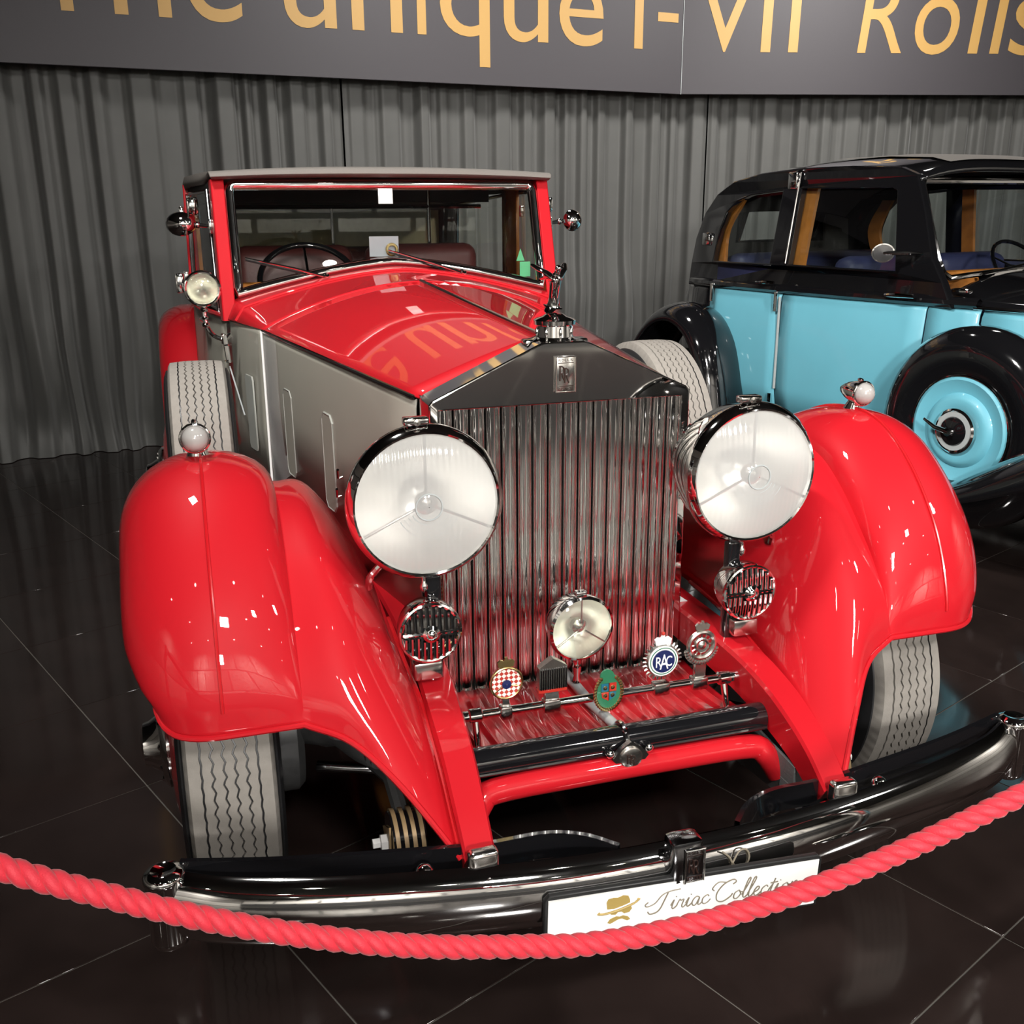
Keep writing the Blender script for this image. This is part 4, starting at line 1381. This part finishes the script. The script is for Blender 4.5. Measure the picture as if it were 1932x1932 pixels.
# ---- bumper ------------------------------------------------------
BPATH = spline([(-.905, -.480, .352), (-.80, -.535, .352), (-.62, -.590, .352), (-.40, -.635, .352), (-.2, -.662, .352), (0, -.670, .352), (.2, -.662, .352), (.40, -.635, .352), (.62, -.590, .352), (.80, -.535, .352), (.905, -.480, .352)], 60)
prof = [(-.028, .052), (-.018, .058), (-.008, .055), (.006, .045), (.016, .027), (.021, .0), (.019, -.030), (.010, -.056), (-.004, -.072), (-.016, -.078), (-.028, -.072), (-.022, -.03), (-.012, 0), (-.022, .03)]
rows = []
for k, p in enumerate(BPATH):
    a, b = BPATH[max(k - 1, 0)], BPATH[min(k + 1, 59)]
    t = unit(b - a)
    n = arr([t[1], -t[0], 0])
    rows.append([p + n * u + Z * v for u, v in prof])
g = G().grid(rows, cv=True)
m_ = len(prof)
g.f.append(tuple(range(m_)))
g.f.append(tuple(59 * m_ + i for i in range(m_))[::-1])
bp = P2('front_bumper', g, 'chrome', 'curved chrome front bumper blade', smooth=45)
for sx in (-1, 1):
    e = obj('bumper_end', G().lathe([(.001, -.078), (.024, -.077), (.032, -.070), (.034, -.06), (.034, .052), (.036, .056), (.036, .064), (.032, .070), (.022, .074), (.012, .070), (.001, .070)], (sx * .908, -.474, .345), Z, 32), 'chrome', bp)
    # flat black spring bar behind the blade
    pth = spline([(sx * .88, -.455, .395), (sx * .70, -.505, .395), (sx * .50, -.545, .395), (sx * .36, -.565, .392), (sx * .24, -.565, .39), (sx * .17, -.59, .388), (sx * .12, -.635, .385)], 30)
    rows = []
    for k, p in enumerate(pth):
        t = unit(pth[min(k + 1, 29)] - pth[max(k - 1, 0)])
        n = arr([t[1], -t[0], 0])
        rows.append([p + n * u + Z * v for u, v in ((-.005, -.028), (-.005, .024), (.005, .024), (.005, -.028))])
    obj('spring_bar', G().grid(rows, cv=True), 'black', bp)
    obj('bar_bolt', G().lathe([(.018, 0), (.018, .006), (.014, .014), (.006, .018), (.001, .019)], (sx * .47, -.585, .392), unit((0, -1, .35)), 18), 'chrome', bp)
# centre clasp
cl = obj('bumper_clasp', G().rbox((-.016, -.684, .394), (.062, .046, .090), .010, 2), 'darkchrome', bp, 'square plated clasp with two letters R')
emblem(car, (-.006, -.7085, .392), .038, .068, 'darkchrome', 'dark_ink', 'clasp_plate')
# thin grey-brown curled mark right of the clasp
P2('curled_mark', G().tube(spline([(.060, -.6905, .392), (.075, -.6915, .378), (.082, -.6920, .358), (.078, -.6915, .335), (.070, -.690, .318)], 14), .0018, 6)
   .tube(spline([(.080, -.692, .362), (.094, -.6905, .386), (.110, -.689, .386), (.118, -.688, .366), (.106, -.690, .348), (.090, -.691, .352), (.082, -.692, .366)], 20), .0018, 6), 'ink')

# ---- number plate ------------------------------------------------
pv = unit((0, -.05, 1.))     # plate leans: foot set back under the bumper
pu = unit((.524, -.040, 0))
pn = unit(np.cross(pu, pv))
PO = arr([-.016, -.700, .352])
pt = P2('number_plate', plate([[(-.262, -.092), (.262, -.092), (.262, .008), (.254, .016), (-.254, .016), (-.262, .008)]], PO, pu, pv, pn, .006, .003), 'satin', 'white display plate with hat emblem and script lettering in a black frame')
obj('plate_face', G().prism([(-.258, -.088), (.258, -.088), (.258, .011), (-.258, .011)], PO + pn * .0062, pu, pv, pn, .0015), 'white', pt)
fo_ = PO + pn * .0080


def pp(u, v):
    return fo_ + pu * u + pv * v


HS = lambda L: [(a * .80, b * .60) for a, b in L]
hat = [(-.030, -.012), (-.032, .012), (-.028, .024), (-.016, .026), (-.006, .024), (.006, .030), (.018, .026), (.022, .012), (.024, -.006), (.0, -.016)]
hx, hv = -.126, -.018
obj('hat_crown', G().prism([(hx + a, hv + b) for a, b in HS(hat)][::-1], fo_, pu, pv, pn, .0006), 'gold', pt)
obj('hat_face', G().prism([(hx + a, hv + b) for a, b in HS([(-.030, -.020), (-.020, -.034), (-.010, -.036), (-.004, -.028), (.004, -.028), (.010, -.036), (.022, -.034), (.028, -.022), (.026, -.014)])], fo_, pu, pv, pn, .0006), 'gold', pt)
obj('hat_brim', G().tube([pp(hx + a, hv + b) for a, b in HS(spline([(-.046, -.022), (-.050, -.026), (-.030, -.028), (0, -.020), (.030, -.006), (.044, .008), (.040, .008)], 16))], .0022, 6), 'gold', pt)
obj('hat_band', G().tube([pp(hx + a, hv + b) for a, b in HS(spline([(-.038, -.021), (-.015, -.017), (.01, -.008), (.034, .004)], 12))], .0017, 6), 'white', pt)
mo = [(-.028, -.062), (-.022, -.050), (-.008, -.043), (0, -.046), (.008, -.043), (.020, -.050), (.025, -.060), (.018, -.064), (.006, -.054), (-.002, -.054), (-.014, -.062), (-.022, -.067)]
obj('moustache', G().prism([(hx + a, hv + b) for a, b in HS(mo)][::-1], fo_, pu, pv, pn, .0006), 'gold', pt)
# script lettering drawn as pen strokes (u advance, v height in em)
SCR = {
    'T': ([[(-.35, .52), (-.48, .40), (-.38, .30), (-.05, .42), (.25, .78), (.60, .92), (1.05, .96)], [(.52, .90), (.36, .50), (.20, .12), (.02, -.06), (-.25, -.10), (-.36, .04)]], .62),
    'i': ([[(0, .18), (.14, .44), (.06, .12), (.10, .0), (.24, .10), (.30, .20)], [(.22, .58), (.24, .61)]], .30),
    'r': ([[(0, .18), (.12, .42), (.18, .36), (.30, .40), (.22, .10), (.28, .0), (.40, .12), (.44, .2)]], .42),
    'a': ([[(.34, .38), (.20, .44), (.04, .26), (.04, .04), (.18, .02), (.34, .36), (.28, .08), (.34, .0), (.48, .12)]], .46),
    'c': ([[(.34, .36), (.26, .44), (.08, .30), (.05, .08), (.16, .0), (.30, .06), (.42, .2)]], .42),
    'C': ([[(.72, .78), (.86, .90), (.70, 1.02), (.30, .84), (.02, .44), (.04, .06), (.30, -.04), (.62, .14), (.74, .30)], [(.42, .92), (.05, .98), (-.2, .72), (-.12, .58)]], .72),
    'o': ([[(.28, .42), (.08, .30), (.04, .06), (.18, .0), (.34, .20), (.28, .40), (.34, .32), (.48, .30)]], .44),
    'l': ([[(0, .16), (.24, .62), (.36, .94), (.26, .92), (.10, .40), (.06, .06), (.14, 0), (.28, .14)]], .28),
    'e': ([[(0, .16), (.20, .26), (.28, .40), (.18, .44), (.05, .24), (.08, .02), (.22, .02), (.38, .18)]], .36),
    't': ([[(0, .18), (.20, .50), (.28, .74), (.12, .24), (.10, .04), (.20, .0), (.34, .16)], [(.06, .52), (.40, .54)]], .32),
    'n': ([[(0, .18), (.12, .42), (.10, .30), (.02, .0), (.10, .24), (.28, .44), (.34, .36), (.26, .08), (.32, .0), (.46, .14)]], .46),
}
ss = .043
for word, u in (('Tiriac', -.058), ('Collection', .058)):
    for ch in word:
        st, adv = SCR[ch]
        g = G()
        for s_ in st:
            pts = spline(s_, max(6, 5 * len(s_))) if len(s_) > 2 else arr(s_)
            g.tube([pp(u + a * ss, -.047 + b * ss) for a, b in pts], .0013, 5)
        obj('script_letter', g, 'ink', pt)
        u += adv * ss * (1.06 if ch in 'TC' else .92)

# ================================================================== the blue and black saloon
blue = thing('vintage_saloon', 'light blue and black vintage saloon with wooden window frames', 'car', (2.165, 2.62, 0), math.radians(12))


def B(name, g, m, label=None, parent=None, **kw):
    return obj(name, g, m, parent or blue, label, **kw)


CX = .72      # centre line


def q(s, w_, z):
    return arr([-w_, -s, z])


def far(g):
    """the other side of the saloon"""
    n = G()
    n.v = [(2 * CX - x, y, z) for x, y, z in g.v]
    n.f = [f[::-1] for f in g.f]
    return n


def both(fn):
    for k in (0, 1):
        fn(lambda g: g if k == 0 else far(g), k)


SIDEW = [(-1.35, -.42), (-1.1, -.22), (-.85, -.09), (-.55, -.02), (0, 0), (.45, .005), (.9, -.015), (1.15, -.05), (1.6, -.17), (2.2, -.33)]


def sw_(s):
    a, b_ = zip(*SIDEW)
    return float(np.interp(s, a, b_))


def blue_panel(s0, s1, z0=.40, z1=1.105, n=8, cut=None):
    rows = []
    for s in np.linspace(s0, s1, n):
        w_ = sw_(s)
        rows.append([q(s, w_ - .012, z1), q(s, w_, z1 - .03), q(s, w_ + .018, z1 - .25), q(s, w_ + .014, z1 - .5), q(s, w_ - .02, z0)])
    return G().grid(rows)


# side frame with two window openings
ro_out = [(-.86, 1.10), (-.875, 1.22), (-.855, 1.36), (-.79, 1.50), (-.68, 1.60), (-.52, 1.665), (-.3, 1.70), (0, 1.715), (.35, 1.712), (.62, 1.695), (.72, 1.66), (.80, 1.50), (.885, 1.30), (.96, 1.20), (1.02, 1.10)]
win1 = [(-.61, 1.235), (-.11, 1.238), (-.105, 1.618), (-.36, 1.60), (-.47, 1.57), (-.545, 1.51), (-.59, 1.41), (-.605, 1.32)]
win2 = [(.02, 1.24), (.715, 1.235), (.70, 1.30), (.635, 1.60), (.60, 1.615), (.02, 1.625)]


def lean(g):
    n = G()
    n.f = g.f
    n.v = [(x + max(0, z - 1.10) * .16 - sw_(-y), y, z) for x, y, z in g.v]
    return n


def mk_side(t, k):
    sf = B('cabin_side', t(lean(plate([ro_out[::-1], win1, win2], (0, 0, 0), -Y, Z, X, .03, .006))), 'black', 'black cabin side with two window openings', smooth=14)
    for wl in (win1, win2):
        base = plate([wl], (.018, 0, 0), -Y, Z, X, .002)
        obj('window_pane', t(lean(base)), 'tint', sf)
        c = np.mean(arr(wl), 0)
        obj('window_edge', t(lean(G().tube([(-.012, -a, b_) for a, b_ in wl], .006, 6, closed=True))), 'darkchrome', sf)
    # wooden inner frames on the rearmost jamb of each opening
    for s0, z0, s1, z1, bend in ((-.578, 1.235, -.50, 1.57, .05), (.052, 1.24, .055, 1.62, 0)):
        pts = spline([(.035, -s0, z0), (.035, -(s0 - bend * .4), (z0 + z1) / 2), (.035, -s1, z1)], 10)
        rows = [[p + arr([0, a, 0]) + arr([b_, 0, 0]) for a, b_ in ((-.038, -.008), (.038, -.008), (.038, .012), (-.038, .012))] for p in pts]
        obj('wood_jamb', t(lean(G().grid(rows, cv=True))), 'wood', sf)
    obj('jamb_strip', t(lean(G().tube([(-.02, -.005, 1.25), (-.02, 0, 1.70)], .006, 6))), 'chrome', sf)
    fr = B('front_door', t(blue_panel(.008, .898, n=10)), 'blue', 'light blue front door', solid=.006)
    obj('door_handle', t(G().tube([q(.70, .03, 1.135), q(.78, .045, 1.14), q(.86, .03, 1.138)], [.009, .012, .009], 8)), 'chrome', fr)
    obj('door_moulding', t(G().tube([q(.012, .022, z) for z in (1.08, .85, .60)], .007, 8)), 'palegrey', fr)
    rd = B('rear_door', t(blue_panel(-.60, -.002, n=8)), 'blue', 'light blue rear door', solid=.006)
    obj('door_handle', t(G().tube([q(-.16, .035, 1.148), q(-.09, .045, 1.152), q(-.03, .03, 1.15)], [.008, .011, .008], 8)), 'chrome', rd)
    for s_, z in ((-.02, 1.055), (-.02, .52), (-.56, 1.07)):
        obj('door_hinge', t(G().tube([q(s_, sw_(s_) + .022, z - .05), q(s_, sw_(s_) + .022, z + .05)], .010, 8)), 'chrome', rd)
    for s_, z, hh in ((-.03, 1.66, .085), (-.70, 1.36, .07)):
        obj('upper_hinge', t(G().rbox(q(s_, sw_(s_) - max(0, z - 1.1) * .16 + .03, z), (.03, .06, hh), .008, 2)), 'chrome', rd)
    B('scuttle_side', t(blue_panel(.906, 1.148, n=4)), 'blue', 'light blue scuttle side', solid=.006)
    B('bonnet_side', t(blue_panel(1.158, 2.2, z1=1.09, n=8)), 'blue', 'light blue bonnet side', solid=.006)
    B('waist_band', t(G().grid([[q(s, sw_(s) + a, z) for a, z in ((.006, 1.098), (.020, 1.112), (.016, 1.130), (.0, 1.142), (-.02, 1.13), (-.01, 1.10))] for s in np.linspace(-.86, 1.14, 24)], cv=True)), 'black', 'black waist moulding')
    B('bonnet_strip', t(G().tube([q(s, sw_(s) + .006, 1.105 - (s - 1.1) * .02) for s in np.linspace(1.12, 2.2, 10)], .008, 8)), 'chrome')
    B('running_board', t(G().rbox(q(.45, .10, .33), (.30, 1.7, .04), .01, 2)), 'black', 'black running board')
    # rear fender
    P = spline([(-.20, .34), (-.235, .50), (-.275, .68), (-.34, .84), (-.46, .96), (-.62, 1.015), (-.80, .985), (-.97, .86), (-1.10, .66), (-1.16, .40)], 36)
    rows = []
    for i in range(36):
        tt = P[min(i + 1, 35)] - P[max(i - 1, 0)]
        tt = tt / np.linalg.norm(tt)
        n = arr([tt[1], -tt[0]])
        if n @ (P[i] - arr([-.68, .45])) < 0:
            n = -n
        row = []
        for a in np.linspace(-1, 1, 13):
            w_ = .09 + .17 * math.sin(a * PI / 2)
            d = .10 * (1 - math.cos(a * PI / 2))
            c = P[i] - n * d
            row.append(q(c[0], w_, c[1]))
        rows.append(row)
    rf = B('rear_fender', t(G().grid(rows)), 'black', 'black rear fender', solid=.006)
    obj('fender_edge', t(G().tube([r[0] + arr([-.03, 0, 0]) for r in rows[:22]], .007, 8)), 'black', rf)
    # front wing rising ahead of the spare wheel
    P = spline([(1.05, .33), (1.20, .355), (1.40, .46), (1.62, .61), (1.85, .77), (2.1, .90), (2.35, .95), (2.6, .90), (2.78, .72), (2.86, .52)], 36)
    rows = []
    for i in range(36):
        tt = P[min(i + 1, 35)] - P[max(i - 1, 0)]
        tt = tt / np.linalg.norm(tt)
        n = arr([-tt[1], tt[0]])
        row = []
        for a in np.linspace(-1, 1, 15):
            w_ = .17 + .19 * math.sin(a * PI / 2)
            d = (.03 if a < 0 else .20 * min(1, i / 14)) * (1 - math.cos(a * PI / 2))
            c = P[i] - n * d
            row.append(q(c[0], w_, c[1]))
        rows.append(row)
    B('front_wing', t(G().grid(rows)), 'black', 'black sweeping front wing', solid=.006)
    # spare wheel in a black ring cover
    c = q(1.275, .0, .615)
    sp_ = B('spare_cover', t(G().lathe([(.30, -.02), (.40, .0), (.435, .06), (.43, .12), (.40, .165), (.34, .19), (.27, .185), (.232, .165), (.225, .13)], c, -X, 56)), 'black', 'black ring cover of the spare wheel')
    obj('cover_disc', t(G().lathe([(.232, .15), (.228, .172), (.215, .182), (.19, .172), (.16, .168), (.145, .185), (.13, .19), (.10, .186), (.085, .18)], c, -X, 48)), 'blue', sp_)
    obj('disc_ring', t(G().torus(c - X * .172, X, .232, .006, 48, 8)), 'chrome', sp_)
    hb = obj('hub_ring', t(G().lathe([(.095, .17), (.096, .20), (.088, .207), (.080, .203)], c, -X, 36)), 'chrome', sp_)
    obj('hub_band', t(G().lathe([(.082, .200), (.082, .206), (.062, .206)], c, -X, 36)), 'palegrey', sp_)
    obj('hub_centre', t(G().lathe([(.063, .203), (.058, .212), (.03, .222), (.001, .224)], c, -X, 28)), 'black', sp_)
    obj('lock_lever', t(G().tube([c - X * .235 + arr([0, .0, 0]), c - X * .245 + arr([0, .06, .012]), c - X * .25 + arr([0, .115, .04])], [.012, .010, .006], 10)), 'chrome', sp_)
    obj('lock_nut', t(G().tube([c - X * .215, c - X * .245], .018, 10)), 'chrome', sp_)
    # wheels
    for s_ in (-.68, 2.35):
        wc2 = q(s_, .08, .37)
        w2 = B('road_wheel', t(G().lathe([(.24, -.06), (.32, -.085), (.36, -.07), (.372, -.04), (.372, .04), (.36, .07), (.32, .085), (.24, .06)], wc2, -X, 40)), 'sidewall', 'black tyre of the saloon')
        obj('wheel_disc', t(G().lathe([(.245, .05), (.20, .065), (.1, .075), (.001, .08)], wc2, -X, 36)), 'blue', w2)
        obj('hub_cap', t(G().lathe([(.09, .07), (.08, .095), (.001, .10)], wc2, -X, 28)), 'chrome', w2)
    mc_ = q(.725, .10, 1.325)
    mr_ = B('wing_mirror', t(G().lathe([(.001, -.02), (.03, -.016), (.047, -.004), (.047, .002), (.001, .004)], mc_, unit((-.55, -.83, 0)), 28, squash=(.9, 1.1))), 'chrome', 'round chrome mirror on the door')
    obj('mirror_glass', t(G().lathe([(.041, .005), (.001, .0055)], mc_, unit((-.55, -.83, 0)), 24, squash=(.9, 1.1))), 'darkchrome', mr_)
    obj('mirror_arm', t(G().tube([mc_, q(.79, .04, 1.325), q(.84, -.04, 1.32)], [.007, .011, .007], 8)), 'chrome', mr_)
    B('front_seat', t(G().rbox((.40, -.28, .98), (.56, .18, .62), .07, 3)), 'navy', 'navy leather front seat')
    B('inner_door', t(G().grid([[q(s, -.07, z) for s in np.linspace(-.6, .9, 4)] for z in (.5, 1.235)])), 'navy', solid=.01)


both(mk_side)
# roof
st_ = [(a_, b_ + .02, c_ + .012) for a_, b_, c_ in [(-.87, 1.26, 1.20), (-.86, 1.325, 1.285), (-.79, 1.52, 1.475), (-.68, 1.625, 1.575), (-.52, 1.69, 1.64), (-.3, 1.735, 1.675), (0, 1.755, 1.69), (.35, 1.755, 1.69), (.60, 1.74, 1.675), (.70, 1.715, 1.655), (.735, 1.69, 1.64), (.74, 1.665, 1.625)]]
rows = []
for s, zc, ze in st_:
    x0 = max(0, ze - 1.10) * .16 - sw_(s) - .008
    hw = CX - x0
    rows.append([q(s, -(CX + hw * t), ze + (zc - ze) * (1 - abs(t) ** 3.2)) for t in np.linspace(-1, 1, 23)])
rg = G().grid(rows)
rg.f = [f for i, f in enumerate(rg.f) if not (i // 22 == 1 and 6 <= i % 22 <= 15)]
rf_ = B('roof', rg, 'black', 'black domed roof', solid=.012, smooth=60)
obj('rear_pane', G().grid([rows[1][6:17], rows[2][6:17]]), 'tint', rf_)
obj('roof_lining', G().grid([[p * arr([1, 1, 1]) - arr([0, 0, .03]) for p in r[1:-1]] for r in rows[2:10]]), 'headlining', rf_)
obj('sliding_panel', G().grid([[p + arr([0, 0, .006]) for p in r[4:-4]] for r in rows[6:10]]), 'hood_cloth', rf_)
# tail
B('rear_quarter', blue_panel(-.90, -.605, n=5), 'black', 'black rear body quarter', solid=.006)
B('rear_quarter', far(blue_panel(-.90, -.605, n=5)), 'black', 'black rear body quarter', solid=.006)
rows = []
for z in np.linspace(.40, 1.24, 8):
    rows.append([arr([CX + .60 * math.sin(a), .84 + .42 * math.cos(a) * (1 if z < 1.0 else 1 - (z - 1.0) * 1.6), z]) for a in np.linspace(-PI / 2, PI / 2, 15)])
B('tail', G().grid(rows), 'black', 'black rounded tail', solid=.006)
B('rear_window_wall', plate([[(.10, 1.05), (1.34, 1.05), (1.30, 1.45), (1.2, 1.62), (.24, 1.62), (.14, 1.45)], [(.36, 1.33), (1.10, 1.33), (1.08, 1.56), (.38, 1.56)]], (0, .80, 0), X, Z, Y, .02), 'headlining')
B('rear_bench', G().rbox((CX, .55, .95), (1.2, .22, .66), .08, 3), 'navy', 'navy leather rear bench')
B('cabin_floor', G().box((CX, .1, .42), (1.3, 1.7, .03)), 'satin')
# windscreen
wz0, wz1 = 1.215, 1.640


def bw_(x, z):
    return arr([x, -(.905 - (z - 1.2) * .42), z])


lp = [bw_(.13, wz1), bw_(.115, wz1 - .02), bw_(.10, wz0 + .08), bw_(.115, wz0 + .02), bw_(.15, wz0)] + [bw_(x, wz0 + .02 * math.sin((x - .15) / 1.14 * PI)) for x in np.linspace(.3, 1.14, 6)] + \
     [bw_(1.29, wz0), bw_(1.325, wz0 + .02), bw_(1.34, wz0 + .08), bw_(1.325, wz1 - .02), bw_(1.31, wz1)]
wf2 = B('windscreen_frame', G().tube(lp, .014, 8, closed=True), 'chrome', 'chrome windscreen frame')
obj('pane', G().add(lp + [bw_(CX, 1.43)], [(i, (i + 1) % len(lp), len(lp)) for i in range(len(lp))]), 'tint', wf2)
for x0, x1 in ((.35, .80), (.85, 1.25)):
    B('wiper', G().tube([bw_(x0, wz0 + .01) + arr([0, -.02, 0]), bw_(x1, wz0 + .06) + arr([0, -.02, 0])], .005, 6), 'chrome', 'chrome wiper')
rows = []
for s, hw, zc, ze in ((.86, .70, 1.245, 1.12), (.95, .685, 1.235, 1.12), (1.15, .655, 1.215, 1.105), (1.6, .54, 1.19, 1.09), (2.2, .37, 1.16, 1.07)):
    rows.append([arr([CX + hw * t, -s, ze + (zc - ze) * (1 - abs(t) ** 2.2)]) for t in np.linspace(-1, 1, 19)])
B('bonnet_top', G().grid(rows), 'black', 'black bonnet top', solid=.006)
B('bonnet_hinge', G().tube([(CX, -.98, 1.236), (CX, -2.2, 1.164)], .007, 8), 'chrome')
B('scuttle_vent', G().ball(arr([.10, -1.0, 1.165]), (.03, .06, .014), 14), 'chrome', 'small chrome scuttle vent')
B('radiator_shell', G().rbox((CX, -2.26, .80), (.56, .10, .78), .03, 3), 'chrome', 'chrome radiator shell')
sw2 = arr([1.08, -.62, 1.20])
a2 = unit((0, -.75, .66))
sg_ = B('steering_wheel', G().torus(sw2, a2, .20, .010, 44, 8), 'black', 'thin black steering wheel')
u2 = np.cross(a2, X)
for a in (.5, 2.6, 4.7):
    d = math.cos(a) * X + math.sin(a) * u2
    obj('spoke', G().tube([sw2, sw2 + d * .2], .005, 6), 'chrome', sg_)
B('dashboard', G().rbox((CX, -.80, 1.17), (1.16, .05, .14), .02, 2), 'wood', 'wooden dashboard')
B('chassis_pan', G().box((CX, -.6, .36), (1.1, 3.2, .06)), 'satin')

# ================================================================== rope barrier
RP_ = [(-1.50, -.787, .965), (-1.38, -.803, .905), (-1.23, -.825, .82), (-1.064, -.850, .721), (-.944, -.867, .663), (-.817, -.885, .608), (-.682, -.903, .561), (-.54, -.923, .526), (-.391, -.944, .505), (-.30, -.957, .497),
       (-.157, -.977, .508), (.003, -.999, .541), (.164, -1.022, .595), (.351, -1.048, .673), (.52, -1.07, .745), (.66, -1.09, .835), (.78, -1.108, .92), (.875, -1.12, .965)]
path = spline(RP_, 420)
seg = np.linalg.norm(np.diff(path, axis=0), axis=1)
acc = np.concatenate([[0], np.cumsum(seg)])
rope = thing('barrier_rope', 'thick twisted bright red rope sagging in front of the red car', 'rope', tuple(path[0]))
ORG[rope.name] = path[0]
for k in range(3):
    pts = []
    for i, p in enumerate(path):
        t = unit(path[min(i + 1, 419)] - path[max(i - 1, 0)])
        n = unit(np.cross(t, Z))
        b_ = np.cross(n, t)
        a = -acc[i] / .072 * 2 * PI + k * 2 * PI / 3
        pts.append(p + .0078 * (math.cos(a) * n + math.sin(a) * b_))
    obj('strand', G().tube(pts, .0092, 12), 'rope', rope, smooth=80)
for e0, e1 in ((path[2], path[0]), (path[-3], path[-1])):
    dvec = unit(e1 - e0)
    obj('rope_ferrule', G().lathe([(.019, -.03), (.020, .0), (.016, .006), (.006, .010), (.006, .022), (.001, .023)], e1, dvec, 20), 'chrome', rope)
for (x, y, z), lb in (((-1.56, -.78, .93), 'chrome rope post at the end of the rope beside the grey bonnet side'), ((.94, -1.128, .93), 'chrome rope post at the end of the rope nearer the blue saloon')):
    s_ = thing('rope_post', lb, 'post', (x, y, 0), 0, 'rope posts of the barrier')
    obj('post_base', G().lathe([(.001, .03), (.05, .028), (.14, .012), (.16, .004), (.16, 0.001), (.001, 0.001)], (0, 0, 0), Z, 36), 'chrome', s_)
    obj('post_pole', G().tube([(0, 0, .02), (0, 0, .93)], .024, 20), 'chrome', s_)
    obj('post_knob', G().lathe([(.026, .90), (.034, .92), (.034, .95), (.022, .97), (.018, .985), (.026, 1.0), (.024, 1.02), (.001, 1.035)], (0, 0, 0), Z, 28), 'chrome', s_)
